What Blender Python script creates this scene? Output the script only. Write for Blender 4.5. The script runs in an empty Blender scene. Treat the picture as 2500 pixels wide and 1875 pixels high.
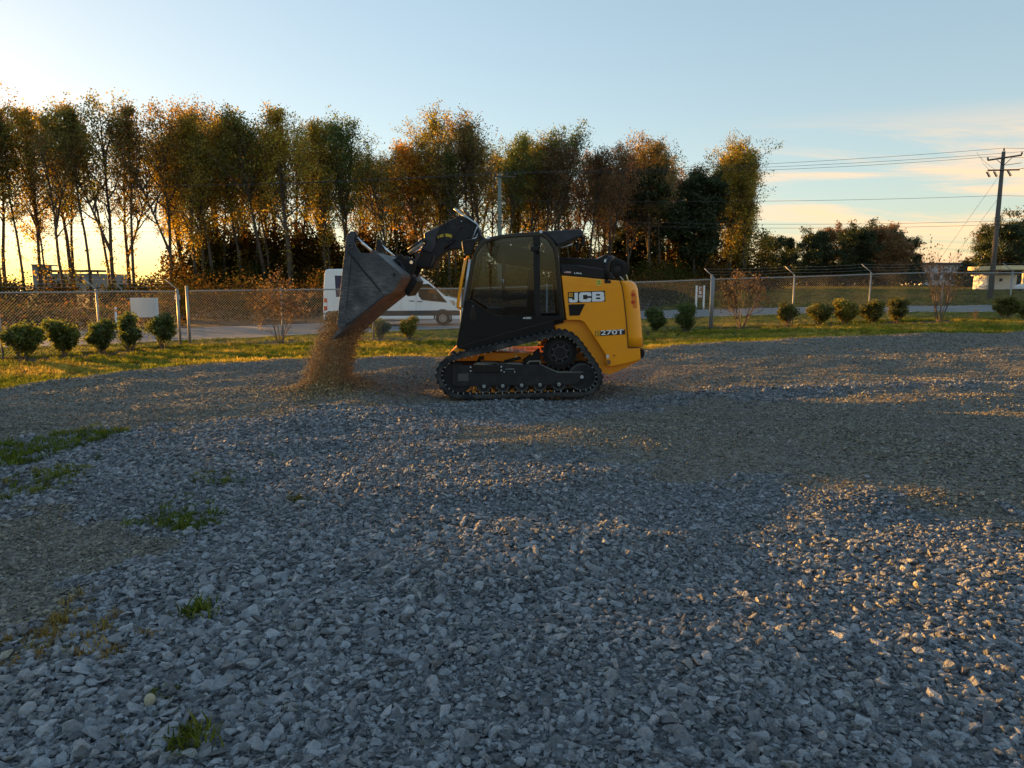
import bpy, bmesh, math, random
import numpy as np
from mathutils import Vector, Matrix, Euler
R = math.radians
rng = np.random.default_rng(7)
random.seed(7)
scene = bpy.context.scene
col = scene.collection

# ------------------------------------------------------------------ camera, sky, sun, exposure
FPX, CAM_H = 1733.0, 1.42
TH = math.atan(242.5 / FPX)
cam_d = bpy.data.cameras.new('camera'); cam = bpy.data.objects.new('camera', cam_d); col.objects.link(cam)
cam.location = (0, 0, CAM_H); cam.rotation_euler = (R(90) - TH, 0, 0)
cam_d.sensor_width = 36; cam_d.lens = 36 * FPX / 2500; cam_d.clip_start = .05; cam_d.clip_end = 3000
scene.camera = cam
SUN_AZ, SUN_EL = R(-50), R(3.6)          # azimuth from +Y, negative = left
world = bpy.data.worlds.new('World'); scene.world = world; world.use_nodes = True
wn, wl = world.node_tree.nodes, world.node_tree.links
wn.clear()
wout = wn.new('ShaderNodeOutputWorld'); wbg = wn.new('ShaderNodeBackground'); sky = wn.new('ShaderNodeTexSky')
sky.sky_type = 'NISHITA'; sky.sun_disc = False; sky.sun_elevation = SUN_EL; sky.sun_rotation = SUN_AZ
sky.air_density = 1.0; sky.dust_density = .5; sky.ozone_density = 2.0; sky.altitude = 50
wbg.inputs['Strength'].default_value = .15
# thin evening clouds, low in the sky, in sky-direction space
wtc = wn.new('ShaderNodeTexCoord'); wsep = wn.new('ShaderNodeSeparateXYZ'); wl.new(wtc.outputs['Generated'], wsep.inputs[0])
def wmath(op, a, b=None, c=None, clamp=False):
    n = wn.new('ShaderNodeMath'); n.operation = op; n.use_clamp = clamp
    for i, v in enumerate((a, b, c)):
        if v is None: continue
        if isinstance(v, (int, float)): n.inputs[i].default_value = v
        else: wl.new(v, n.inputs[i])
    return n.outputs[0]
zc = wmath('MAXIMUM', wsep.outputs[2], .02)
wcmb = wn.new('ShaderNodeCombineXYZ')
wl.new(wmath('DIVIDE', wsep.outputs[0], wmath('ADD', zc, .08)), wcmb.inputs[0])
wl.new(wmath('DIVIDE', wsep.outputs[1], wmath('ADD', zc, .08)), wcmb.inputs[1])
wmap = wn.new('ShaderNodeMapping'); wmap.inputs['Rotation'].default_value = (0, 0, R(24)); wmap.inputs['Scale'].default_value = (.40, 1.25, 1)
wmap.inputs['Location'].default_value = (3.1, 1.7, 0)
wl.new(wcmb.outputs[0], wmap.inputs[0])
wno = wn.new('ShaderNodeTexNoise'); wno.inputs['Scale'].default_value = 1.0; wno.inputs['Detail'].default_value = 8; wno.inputs['Roughness'].default_value = .62
wno.inputs['Distortion'].default_value = .6
wl.new(wmap.outputs[0], wno.inputs['Vector'])
wra = wn.new('ShaderNodeMapRange'); wra.interpolation_type = 'SMOOTHSTEP'
wra.inputs['From Min'].default_value = .39; wra.inputs['From Max'].default_value = .58
wl.new(wno.outputs['Fac'], wra.inputs['Value'])
wfe = wn.new('ShaderNodeMapRange'); wfe.interpolation_type = 'SMOOTHSTEP'      # cloud bank lies on the side away from the sunset
wfe.inputs['From Min'].default_value = .20; wfe.inputs['From Max'].default_value = .42
wl.new(wsep.outputs[0], wfe.inputs['Value'])
wfh = wn.new('ShaderNodeMapRange'); wfh.interpolation_type = 'SMOOTHSTEP'
wfh.inputs['From Min'].default_value = .215; wfh.inputs['From Max'].default_value = .13
wl.new(wsep.outputs[2], wfh.inputs['Value'])
cfac = wmath('MULTIPLY', wmath('MULTIPLY', wra.outputs[0], wfe.outputs[0]), wmath('MULTIPLY', wfh.outputs[0], .85))
wgam = wn.new('ShaderNodeGamma'); wgam.inputs['Gamma'].default_value = .53      # soft highlight roll-off, the same over the whole sky
wl.new(sky.outputs[0], wgam.inputs['Color'])
wsat = wn.new('ShaderNodeHueSaturation'); wsat.inputs['Saturation'].default_value = 1.12
wl.new(wgam.outputs[0], wsat.inputs['Color'])
wmix = wn.new('ShaderNodeMix'); wmix.data_type = 'RGBA'
wl.new(cfac, wmix.inputs[0]); wl.new(wsat.outputs[0], wmix.inputs[6]); wmix.inputs[7].default_value = (2.3, 1.50, .86, 1)
wl.new(wmix.outputs[2], wbg.inputs['Color']); wl.new(wbg.outputs[0], wout.inputs[0])

sun_d = bpy.data.lights.new('sun', 'SUN'); sun = bpy.data.objects.new('sun', sun_d); col.objects.link(sun)
sun_d.energy = 5.0; sun_d.angle = R(.6); sun_d.color = (1, .47, .08)
to_sun = Vector((math.sin(SUN_AZ) * math.cos(SUN_EL), math.cos(SUN_AZ) * math.cos(SUN_EL), math.sin(SUN_EL)))
sun.rotation_euler = to_sun.to_track_quat('Z', 'Y').to_euler(); sun.location = (-30, 30, 20)
vs = scene.view_settings
vs.view_transform = 'Standard'; vs.look = 'None'; vs.gamma = 1; vs.exposure = 1.97; vs.use_curve_mapping = False

# ------------------------------------------------------------------ photo pixel -> direction / point
CT, ST = math.cos(TH), math.sin(TH)
def ray(px, py):
    u, v = (px - 1250) / FPX, (py - 937.5) / FPX
    return u, CT - v * ST, -ST - v * CT
def at(px, py, Y):
    dx, dy, dz = ray(px, py); t = Y / dy
    return dx * t, CAM_H + dz * t
def gnd(px, py, z=0.0):
    dx, dy, dz = ray(px, py); t = (z - CAM_H) / dz
    return dx * t, dy * t

# ------------------------------------------------------------------ terrain
def vnoise(x, y, seed=0):
    x = np.asarray(x, float); y = np.asarray(y, float)
    xi, yi = np.floor(x).astype(np.int64), np.floor(y).astype(np.int64)
    fx, fy = x - xi, y - yi
    fx, fy = fx * fx * (3 - 2 * fx), fy * fy * (3 - 2 * fy)
    def h(a, b):
        n = (a * 374761393 + b * 668265263 + seed * 982451653) & 0x7fffffff
        n = ((n ^ (n >> 13)) * 1274126177) & 0x7fffffff
        return ((n ^ (n >> 16)) & 0xffff) / 65535.0
    return (h(xi, yi) * (1 - fx) + h(xi + 1, yi) * fx) * (1 - fy) + (h(xi, yi + 1) * (1 - fx) + h(xi + 1, yi + 1) * fx) * fy
def sstep(a, b, x):
    t = np.clip((np.asarray(x, float) - a) / (b - a), 0, 1); return t * t * (3 - 2 * t)
EDGE_PX = [(0, 950), (200, 925), (400, 897), (560, 888), (800, 884), (1100, 878), (1560, 857), (1800, 842), (2000, 836), (2300, 825), (2500, 818)]
EDGE = [(-40, 2.0), (-14, 7.4), (-9.5, 9.2)] + [gnd(*p) for p in EDGE_PX] + [(24, 23.5), (60, 26)]
EX, EY = np.array([e[0] for e in EDGE]), np.array([e[1] for e in EDGE])
ZX = [-60, -14, -11, 0, 7, 12, 16, 25, 60, 120]; ZZ = [-.75, -.62, -.6, -.5, -.2, -.05, .05, .12, .35, .5]
def edge_y(x): return np.interp(x, EX, EY) + .35 * (vnoise(np.asarray(x) * .9, 3.3, 5) - .5)
def zf(x, y):
    x = np.asarray(x, float); y = np.asarray(y, float)
    d = edge_y(x) - y
    s = sstep(-5.0, .2, d)
    low = np.interp(x, ZX, ZZ) + .0107 * np.clip(y - 45, 0, 90) * sstep(5, 25, x) + .0045 * np.clip(y - 45, 0, 120) * (1 - sstep(5, 25, x))
    return (1 - s) * low + .05 * (vnoise(x * .5, y * .5, 1) - .5) * (1 - s)
def zpad(x, y):
    x = np.asarray(x, float); y = np.asarray(y, float)
    d = edge_y(x) - y
    und = .09 * (vnoise(x * .55 + 4, y * .8, 11) - .5) + .06 * (vnoise(x * 1.7, y * 2.4, 12) - .5) + .02 * (vnoise(x * 5, y * 6, 13) - .5)
    berm = .10 * np.exp(-((d - .9) / .8) ** 2) * sstep(2, 7, x) + .05 * np.exp(-((d - .8) / .6) ** 2)
    mound = .09 * np.exp(-(((x - 3.8) / 3.2) ** 2 + ((y - 6.3) / 1.0) ** 2))
    flat = 1 - .85 * np.exp(-(((x - .3) / 1.9) ** 4 + ((y - 9.8) / 1.3) ** 4))
    near = sstep(.2, 2.0, y)
    return zf(x, y) + (und + mound * 1) * flat * near + berm + .025 * sstep(-.1, .5, d) - .10 * sstep(.25, -.25, d) - .055 * np.exp(-(((x - .4) / 2.0) ** 6 + ((y - 9.6) / 1.6) ** 6))
def ghit(px, py, f=zf):
    z = 0.0
    for _ in range(12):
        x, y = gnd(px, py, min(z, CAM_H - .2)); z = float(f(x, y))
    return x, y, z

# ------------------------------------------------------------------ materials
def nodes(name):
    m = bpy.data.materials.new(name); m.use_nodes = True
    return m, m.node_tree.nodes, m.node_tree.links, m.node_tree.nodes['Principled BSDF']
def pm(name, c, c2=None, scale=6.0, rough=.6, metal=0.0, bump=0.0, bscale=None, detail=6, coat=0.0, lo=.35, hi=.65, spec=.5, stretch=(1, 1, 1), rough2=None):
    m, n, l, p = nodes(name)
    p.inputs['Roughness'].default_value = rough; p.inputs['Metallic'].default_value = metal
    p.inputs['Coat Weight'].default_value = coat; p.inputs['Specular IOR Level'].default_value = spec
    p.inputs['Base Color'].default_value = (*c, 1)
    if c2 is not None or bump:
        tc = n.new('ShaderNodeTexCoord'); mp = n.new('ShaderNodeMapping'); mp.inputs['Scale'].default_value = stretch
        l.new(tc.outputs['Object'], mp.inputs[0])
    if c2 is not None:
        no = n.new('ShaderNodeTexNoise'); no.inputs['Scale'].default_value = scale; no.inputs['Detail'].default_value = detail; no.inputs['Roughness'].default_value = .65
        l.new(mp.outputs[0], no.inputs['Vector'])
        mr = n.new('ShaderNodeMapRange'); mr.inputs['From Min'].default_value = lo; mr.inputs['From Max'].default_value = hi
        l.new(no.outputs['Fac'], mr.inputs['Value'])
        mx = n.new('ShaderNodeMix'); mx.data_type = 'RGBA'
        l.new(mr.outputs[0], mx.inputs[0]); mx.inputs[6].default_value = (*c, 1); mx.inputs[7].default_value = (*c2, 1)
        l.new(mx.outputs[2], p.inputs['Base Color'])
        if rough2 is not None:
            m2 = n.new('ShaderNodeMapRange'); m2.inputs['To Min'].default_value = rough; m2.inputs['To Max'].default_value = rough2
            l.new(mr.outputs[0], m2.inputs['Value']); l.new(m2.outputs[0], p.inputs['Roughness'])
    if bump:
        nb = n.new('ShaderNodeTexNoise'); nb.inputs['Scale'].default_value = bscale or scale * 4; nb.inputs['Detail'].default_value = 6
        l.new(mp.outputs[0], nb.inputs['Vector'])
        b = n.new('ShaderNodeBump'); b.inputs['Strength'].default_value = bump; b.inputs['Distance'].default_value = .02
        l.new(nb.outputs['Fac'], b.inputs['Height']); l.new(b.outputs[0], p.inputs['Normal'])
    return m
M = {}
M['yellow'] = pm('yellow_paint', (.95, .345, .002), (.80, .305, .015), 2.2, .30, coat=.2, bump=.02, bscale=60, lo=.45, hi=.85, rough2=.55)
M['black'] = pm('black_paint', (.006, .0065, .008), (.010, .0105, .012), 5, .45, spec=.3, bump=.02, bscale=90)
M['black_gloss'] = pm('black_gloss', (.006, .007, .010), None, rough=.25, coat=.15, spec=.35)
M['black_panel'] = pm('black_panel', (.005, .005, .006), (.008, .008, .009), 4, .55, spec=.25, bump=.03, bscale=120)
M['rubber'] = pm('track_rubber', (.022, .023, .026), (.095, .092, .086), 7, .85, spec=.3, bump=.15, bscale=50, lo=.42, hi=.75)
M['steel_dark'] = pm('dark_steel', (.013, .015, .020), (.036, .037, .040), 8, .5, spec=.3, bump=.05, bscale=60, lo=.45, hi=.8)
M['steel_blue'] = pm('blue_grey_paint', (.018, .022, .034), (.040, .046, .060), 9, .45, spec=.4, bump=.04, bscale=40, lo=.4, hi=.75)
M['dust'] = pm('dust', (.16, .15, .13), (.26, .25, .22), 20, .95, bump=.4, bscale=60)
M['chrome'] = pm('chrome_rod', (.72, .74, .78), None, rough=.18, metal=.9)
M['silver'] = pm('silver_pipe', (.50, .60, .68), (.42, .48, .55), 20, .35, metal=.6)
M['galv'] = pm('galvanised', (.34, .35, .355), (.26, .265, .27), 30, .55, metal=.3)
M['galv_wire'] = pm('galvanised_wire', (.34, .36, .365), None, rough=.6, metal=.3)
M['white'] = pm('white_paint', (.84, .86, .88), (.78, .80, .82), 2, .3, coat=.3)
M['decal_white'] = pm('decal_white', (.78, .80, .84), None, rough=.4)
M['decal_black'] = pm('decal_black', (.010, .010, .014), None, rough=.35)
M['decal_yellow'] = pm('decal_yellow', (.72, .36, .02), None, rough=.4)
M['hazard_yellow'] = pm('hazard_yellow', (.55, .40, .02), None, rough=.5)
M['label_green'] = pm('label_yellow_green', (.62, .60, .08), None, rough=.5)
M['label_white'] = pm('label_white', (.60, .68, .78), None, rough=.5)
M['red_lens'] = pm('red_lens', (.55, .05, .02), None, rough=.2, coat=.6)
M['amber_lens'] = pm('amber_lens', (.75, .22, .03), None, rough=.25, coat=.5)
M['lamp_glass'] = pm('lamp_glass', (.5, .5, .5), None, rough=.1, metal=.5)
M['seat'] = pm('seat_fabric', (.022, .024, .028), (.035, .037, .04), 30, .85)
M['grey_plastic'] = pm('grey_plastic', (.06, .065, .07), None, rough=.6)
M['headliner'] = pm('headliner', (.28, .28, .25), None, rough=.9)
M['tyre'] = pm('tyre', (.018, .018, .02), None, rough=.85)
M['hubcap'] = pm('wheel_rim', (.30, .31, .33), None, rough=.35, metal=.7)
M['dark_trim'] = pm('dark_trim', (.02, .022, .026), None, rough=.55)
M['purple'] = pm('dark_blue_graphic', (.025, .025, .075), None, rough=.35)
M['pole'] = pm('pole_wood', (.085, .078, .070), (.13, .12, .11), 4, .9, bump=.3, bscale=30, stretch=(4, 4, .4))
M['pole_green'] = pm('treated_pole_wood', (.15, .18, .15), (.20, .22, .19), 4, .9, bump=.3, bscale=30, stretch=(4, 4, .4))
M['wire'] = pm('power_wire', (.03, .03, .033), None, rough=.6)
M['bark'] = pm('bark', (.050, .038, .028), (.11, .085, .062), 1.6, .95, bump=.5, bscale=8, stretch=(3, 3, .5))
M['bark_pale'] = pm('pale_bark', (.17, .14, .11), (.26, .22, .18), 2, .9, bump=.4, bscale=8, stretch=(3, 3, .5))
M['twig'] = pm('twig', (.11, .075, .052), (.17, .13, .10), 6, .9)
M['concrete'] = pm('concrete_wall', (.20, .19, .18), (.27, .26, .24), .35, .9)
M['building_white'] = pm('white_metal_cladding', (.52, .54, .58), (.46, .48, .52), .3, .6)
M['canopy'] = pm('cream_fascia', (.74, .62, .34), None, rough=.5)
M['sign_board'] = pm('white_board', (.66, .70, .76), (.60, .63, .69), 2, .5)
M['sign_brown'] = pm('brown_board', (.18, .08, .035), (.25, .11, .05), 5, .7)
M['brick'] = pm('tan_wall', (.42, .30, .16), (.36, .25, .13), .6, .9)

def glass_mat(name, tint, ior=1.5):
    m, n, l, p = nodes(name); n.remove(p); out = n['Material Output']
    tr = n.new('ShaderNodeBsdfTransparent'); tr.inputs[0].default_value = (*tint, 1)
    gl = n.new('ShaderNodeBsdfGlossy'); gl.inputs['Roughness'].default_value = .01
    fr = n.new('ShaderNodeFresnel'); fr.inputs['IOR'].default_value = ior
    mx = n.new('ShaderNodeMixShader'); l.new(fr.outputs[0], mx.inputs[0]); l.new(tr.outputs[0], mx.inputs[1]); l.new(gl.outputs[0], mx.inputs[2])
    l.new(mx.outputs[0], out.inputs[0]); return m
M['glass'] = glass_mat('tinted_glass', (.74, .78, .82), 1.40)
M['van_glass'] = glass_mat('van_glass', (.10, .11, .11), 1.6)

def leaf_mat(name, transl=.5, hue=.035):
    m, n, l, p = nodes(name); n.remove(p); out = n['Material Output']
    oi = n.new('ShaderNodeObjectInfo'); at_ = n.new('ShaderNodeAttribute'); at_.attribute_name = 'rnd'
    hs = n.new('ShaderNodeHueSaturation')
    mr = n.new('ShaderNodeMapRange'); mr.inputs['To Min'].default_value = .5 - hue; mr.inputs['To Max'].default_value = .5 + hue; l.new(at_.outputs['Fac'], mr.inputs['Value'])
    mv = n.new('ShaderNodeMath'); mv.operation = 'MULTIPLY_ADD'; mv.inputs[1].default_value = 3.7; mv.inputs[2].default_value = 0
    fr = n.new('ShaderNodeMath'); fr.operation = 'FRACT'; l.new(at_.outputs['Fac'], mv.inputs[0]); l.new(mv.outputs[0], fr.inputs[0])
    vr = n.new('ShaderNodeMapRange'); vr.inputs['To Min'].default_value = .55; vr.inputs['To Max'].default_value = 1.45; l.new(fr.outputs[0], vr.inputs['Value'])
    l.new(oi.outputs['Color'], hs.inputs['Color']); l.new(mr.outputs[0], hs.inputs['Hue']); l.new(vr.outputs[0], hs.inputs['Value'])
    df = n.new('ShaderNodeBsdfDiffuse'); tl = n.new('ShaderNodeBsdfTranslucent'); mx = n.new('ShaderNodeMixShader'); mx.inputs[0].default_value = transl
    l.new(hs.outputs[0], df.inputs[0]); l.new(hs.outputs[0], tl.inputs[0]); l.new(df.outputs[0], mx.inputs[1]); l.new(tl.outputs[0], mx.inputs[2])
    gl = n.new('ShaderNodeBsdfGlossy'); gl.inputs['Roughness'].default_value = .45; gl.inputs[0].default_value = (.6, .6, .6, 1)
    m2 = n.new('ShaderNodeMixShader'); m2.inputs[0].default_value = .04; l.new(mx.outputs[0], m2.inputs[1]); l.new(gl.outputs[0], m2.inputs[2])
    l.new(m2.outputs[0], out.inputs[0]); return m
M['leaf'] = leaf_mat('leaf', .64); M['needle'] = leaf_mat('needle', .25, .02)

def tint_mat(name, stops, rough=.85, transl=0.0, vmin=.55, vmax=1.45, bump=0.0):
    """colour runs along the per-instance 'tint', brightness along the instance random"""
    m, n, l, p = nodes(name)
    a = n.new('ShaderNodeAttribute'); a.attribute_type = 'INSTANCER'; a.attribute_name = 'tint'
    cr = n.new('ShaderNodeValToRGB'); el = cr.color_ramp.elements
    while len(el) < len(stops): el.new(.5)
    for e, (q, c) in zip(el, stops): e.position = q; e.color = (*c, 1)
    l.new(a.outputs['Fac'], cr.inputs[0])
    oi = n.new('ShaderNodeObjectInfo'); mr = n.new('ShaderNodeMapRange'); mr.inputs['To Min'].default_value = vmin; mr.inputs['To Max'].default_value = vmax
    l.new(oi.outputs['Random'], mr.inputs['Value'])
    hs = n.new('ShaderNodeHueSaturation'); l.new(cr.outputs[0], hs.inputs['Color']); l.new(mr.outputs[0], hs.inputs['Value'])
    src = hs.outputs[0]
    if bump:
        tc = n.new('ShaderNodeTexCoord'); no = n.new('ShaderNodeTexNoise'); no.inputs['Scale'].default_value = 3.5; no.inputs['Detail'].default_value = 5
        l.new(tc.outputs['Object'], no.inputs['Vector'])
        b = n.new('ShaderNodeBump'); b.inputs['Strength'].default_value = bump; b.inputs['Distance'].default_value = .15
        l.new(no.outputs['Fac'], b.inputs['Height']); l.new(b.outputs[0], p.inputs['Normal'])
        v = n.new('ShaderNodeMapRange'); v.inputs['From Min'].default_value = .3; v.inputs['From Max'].default_value = .7; v.inputs['To Min'].default_value = .75; v.inputs['To Max'].default_value = 1.25
        l.new(no.outputs['Fac'], v.inputs['Value'])
        h2 = n.new('ShaderNodeHueSaturation'); l.new(src, h2.inputs['Color']); l.new(v.outputs[0], h2.inputs['Value']); src = h2.outputs[0]
    p.inputs['Roughness'].default_value = rough
    if transl:
        out = n['Material Output']; n.remove(p)
        df = n.new('ShaderNodeBsdfDiffuse'); tl = n.new('ShaderNodeBsdfTranslucent'); mx = n.new('ShaderNodeMixShader'); mx.inputs[0].default_value = transl
        l.new(src, df.inputs[0]); l.new(src, tl.inputs[0]); l.new(df.outputs[0], mx.inputs[1]); l.new(tl.outputs[0], mx.inputs[2]); l.new(mx.outputs[0], out.inputs[0])
    else: l.new(src, p.inputs['Base Color'])
    return m
M['stone'] = tint_mat('gravel_stone', [(0, (.235, .252, .275)), (.5, (.240, .238, .226)), (1, (.255, .228, .170))], .8, bump=.6, vmin=.42, vmax=1.55)
M['weed'] = tint_mat('weed_blade', [(0, (.080, .125, .018)), (.5, (.16, .165, .030)), (1, (.30, .19, .06))], .7, transl=.4)
M['grass'] = tint_mat('grass_blade', [(0, (.12, .175, .022)), (.5, (.28, .27, .040)), (1, (.52, .37, .09))], .7, transl=.5)
M['debris'] = tint_mat('falling_stone', [(0, (.15, .13, .09)), (1, (.40, .28, .13))], .9)  # orange end of the ramp carries sunlight for the falling stream

# ------------------------------------------------------------------ mesh helpers
def tag(o, label=None, cat=None, group=None, kind=None):
    if label: o['label'] = label
    if cat: o['category'] = cat
    if group: o['group'] = group
    if kind: o['kind'] = kind
    return o
def empty(name, loc=(0, 0, 0), label=None, cat=None, group=None, rz=0):
    o = bpy.data.objects.new(name, None); col.objects.link(o); o.location = loc; o.rotation_euler = (0, 0, rz); o.empty_display_size = .2
    return tag(o, label, cat, group)
def link(name, me, parent=None, mat=None):
    o = bpy.data.objects.new(name, me); col.objects.link(o)
    if mat is not None and not me.materials: me.materials.append(mat)
    if parent is not None:
        o.parent = parent; o.matrix_parent_inverse = Matrix.Translation(parent.location).inverted() if parent.rotation_euler.z == 0 else parent.matrix_basis.inverted()
    return o
class MB:
    """collects shapes in world space; build() links them as one mesh object"""
    def __init__(s): s.bm = bmesh.new()
    def prism(s, poly, Y0, Y1):
        """poly of (X, Z) extruded from Y0 to Y1"""
        bm = s.bm; a = [bm.verts.new((x, Y0, z)) for x, z in poly]; b = [bm.verts.new((x, Y1, z)) for x, z in poly]
        n = len(poly); bm.faces.new(a); bm.faces.new(b[::-1])
        for i in range(n): bm.faces.new((a[i], b[i], b[(i + 1) % n], a[(i + 1) % n]))
        return s
    def band(s, outer, inner, Y0, Y1, closed=False):
        bm = s.bm; n = len(outer); V = []
        for pts in (outer, inner):
            for Y in (Y0, Y1): V.append([bm.verts.new((x, Y, z)) for x, z in pts])
        oa, ob, ia, ib = V; rg = range(n if closed else n - 1)
        for i in rg:
            j = (i + 1) % n
            bm.faces.new((oa[i], oa[j], ia[j], ia[i])); bm.faces.new((ob[i], ib[i], ib[j], ob[j]))
            bm.faces.new((oa[i], ob[i], ob[j], oa[j])); bm.faces.new((ia[i], ia[j], ib[j], ib[i]))
        if not closed:
            for k in (0, n - 1): bm.faces.new((oa[k], ia[k], ib[k], ob[k]))
        return s
    def box(s, x0, x1, y0, y1, z0, z1):
        return s.prism([(x0, z0), (x1, z0), (x1, z1), (x0, z1)], y0, y1)
    def tube(s, path, r, n=8, caps=True):
        bm = s.bm; P = [Vector(p) for p in path]; rs = r if isinstance(r, (list, tuple)) else [r] * len(P); rings = []
        up = Vector((.13, .21, .97))
        for i, p in enumerate(P):
            t = (P[min(i + 1, len(P) - 1)] - P[max(i - 1, 0)]).normalized()
            if abs(t.dot(up)) > .95: up = Vector((1, .1, .05)) if abs(t.x) < .9 else Vector((0, 1, .1))
            u = t.cross(up).normalized(); w = t.cross(u)
            rings.append([bm.verts.new(p + rs[i] * (math.cos(2 * math.pi * k / n) * u + math.sin(2 * math.pi * k / n) * w)) for k in range(n)])
        for a, b in zip(rings, rings[1:]):
            for k in range(n):
                f = bm.faces.new((a[k], a[(k + 1) % n], b[(k + 1) % n], b[k])); f.smooth = True
        if caps: bm.faces.new(rings[0][::-1]); bm.faces.new(rings[-1])
        return s
    def cyl(s, c, r, y0, y1, n=24):
        """disc / cylinder with its axis along Y at (X, Z)"""
        return s.prism([(c[0] + r * math.cos(2 * math.pi * k / n), c[1] + r * math.sin(2 * math.pi * k / n)) for k in range(n)], y0, y1)
    def ring(s, c, r0, r1, y0, y1, n=28):
        f = lambda r: [(c[0] + r * math.cos(2 * math.pi * k / n), c[1] + r * math.sin(2 * math.pi * k / n)) for k in range(n)]
        return s.band(f(r1), f(r0), y0, y1, True)
    def build(s, name, mat, parent=None, bevel=0.0, seg=2, smooth=False):
        bm = s.bm; bmesh.ops.recalc_face_normals(bm, faces=bm.faces)
        if bevel:
            es = [e for e in bm.edges if len(e.link_faces) == 2 and e.calc_face_angle(0) > R(25)]
            bmesh.ops.bevel(bm, geom=es, offset=bevel, segments=seg, affect='EDGES', clamp_overlap=True, profile=.6)
            for f in bm.faces: f.smooth = smooth
        me = bpy.data.meshes.new(name); bm.to_mesh(me); bm.free()
        if smooth:
            me.polygons.foreach_set('use_smooth', [True] * len(me.polygons))
        return link(name, me, parent, mat)
def np_mesh(name, V, faces_n, idx, attrs=None, smooth=False):
    """verts Nx3, all faces with faces_n corners, idx flat"""
    me = bpy.data.meshes.new(name); nf = len(idx) // faces_n
    me.vertices.add(len(V)); me.vertices.foreach_set('co', np.asarray(V, np.float32).ravel())
    me.loops.add(len(idx)); me.loops.foreach_set('vertex_index', np.asarray(idx, np.int32))
    me.polygons.add(nf); me.polygons.foreach_set('loop_start', np.arange(0, nf * faces_n, faces_n, dtype=np.int32))
    if smooth: me.polygons.foreach_set('use_smooth', np.ones(nf, bool))
    for k, v in (attrs or {}).items():
        a = me.attributes.new(k, 'FLOAT', 'POINT'); a.data.foreach_set('value', np.asarray(v, np.float32))
    me.update(); me.validate(); return me
def grid_mesh(name, xs, ys, zfun, keep=None, attrs=None, smooth=True):
    X, Y = np.meshgrid(xs, ys); Z = zfun(X, Y); nx, ny = len(xs), len(ys)
    i = np.arange(nx * ny).reshape(ny, nx)
    Q = np.stack([i[:-1, :-1], i[:-1, 1:], i[1:, 1:], i[1:, :-1]], -1).reshape(-1, 4)
    V = np.stack([X, Y, Z], -1).reshape(-1, 3); at_ = {k: f(X, Y).ravel() for k, f in (attrs or {}).items()}
    if keep is not None:
        kv = keep(X, Y).ravel(); Q = Q[kv[Q].all(1)]
        used = np.unique(Q); mp = np.full(len(V), -1); mp[used] = np.arange(len(used)); V = V[used]; Q = mp[Q]; at_ = {k: v[used] for k, v in at_.items()}
    return np_mesh(name, V, 4, Q.ravel(), at_, smooth)

def text_mesh(txt, size, mat, name, parent, loc, w=None, bold=.0, depth=.001, shear=0):
    """lettering in the XZ plane facing -Y; loc = lower left corner, w = width to fit"""
    cu = bpy.data.curves.new('txt', 'FONT'); cu.body = txt; cu.size = 1; cu.offset = bold; cu.extrude = 0; cu.shear = shear
    ob = bpy.data.objects.new('txt', cu); col.objects.link(ob)
    dg = bpy.context.evaluated_depsgraph_get(); me = bpy.data.meshes.new_from_object(ob.evaluated_get(dg))
    bpy.data.objects.remove(ob); bpy.data.curves.remove(cu)
    n = len(me.vertices); co = np.empty(n * 3, np.float32); me.vertices.foreach_get('co', co); co = co.reshape(-1, 3)
    mn, mxx = co.min(0), co.max(0)
    sx = (w / (mxx[0] - mn[0])) if w else size; sz = size / (mxx[1] - mn[1])
    out = np.stack([(co[:, 0] - mn[0]) * sx + loc[0], np.full(n, loc[1]), (co[:, 1] - mn[1]) * sz + loc[2]], -1)
    me.vertices.foreach_set('co', out.astype(np.float32).ravel()); me.update()
    me.materials.clear(); me.name = name
    return link(name, me, parent, mat)
def shape2d(outlines, mat, name, parent, Y):
    """flat filled shape(s) with holes in the XZ plane at Y, outlines of (X, Z)"""
    cu = bpy.data.curves.new('shp', 'CURVE'); cu.dimensions = '2D'; cu.fill_mode = 'BOTH'
    for o in outlines:
        sp = cu.splines.new('POLY'); sp.points.add(len(o) - 1); sp.use_cyclic_u = True
        for q, (x, z) in zip(sp.points, o): q.co = (x, z, 0, 1)
    ob = bpy.data.objects.new('shp', cu); col.objects.link(ob)
    dg = bpy.context.evaluated_depsgraph_get(); me = bpy.data.meshes.new_from_object(ob.evaluated_get(dg))
    bpy.data.objects.remove(ob); bpy.data.curves.remove(cu)
    n = len(me.vertices); co = np.empty(n * 3, np.float32); me.vertices.foreach_get('co', co); co = co.reshape(-1, 3)
    me.vertices.foreach_set('co', np.stack([co[:, 0], np.full(n, Y), co[:, 1]], -1).astype(np.float32).ravel()); me.update(); me.materials.clear(); me.name = name
    return link(name, me, parent, mat)
def rounded(pts, r, k=4):
    out = []; n = len(pts)
    for i in range(n):
        p, a, b = (np.array(pts[j % n], float) for j in (i, i - 1, i + 1))
        rr = r if not isinstance(r, (list, tuple)) else r[i]
        if rr <= 0: out.append(tuple(p)); continue
        da, db = a - p, b - p; la, lb = np.linalg.norm(da), np.linalg.norm(db); q = min(rr, la * .48, lb * .48)
        s, e = p + da / la * q, p + db / lb * q
        for t in np.linspace(0, 1, k): out.append(tuple((1 - t) ** 2 * s + 2 * t * (1 - t) * p + t * t * e))
    return out

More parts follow.
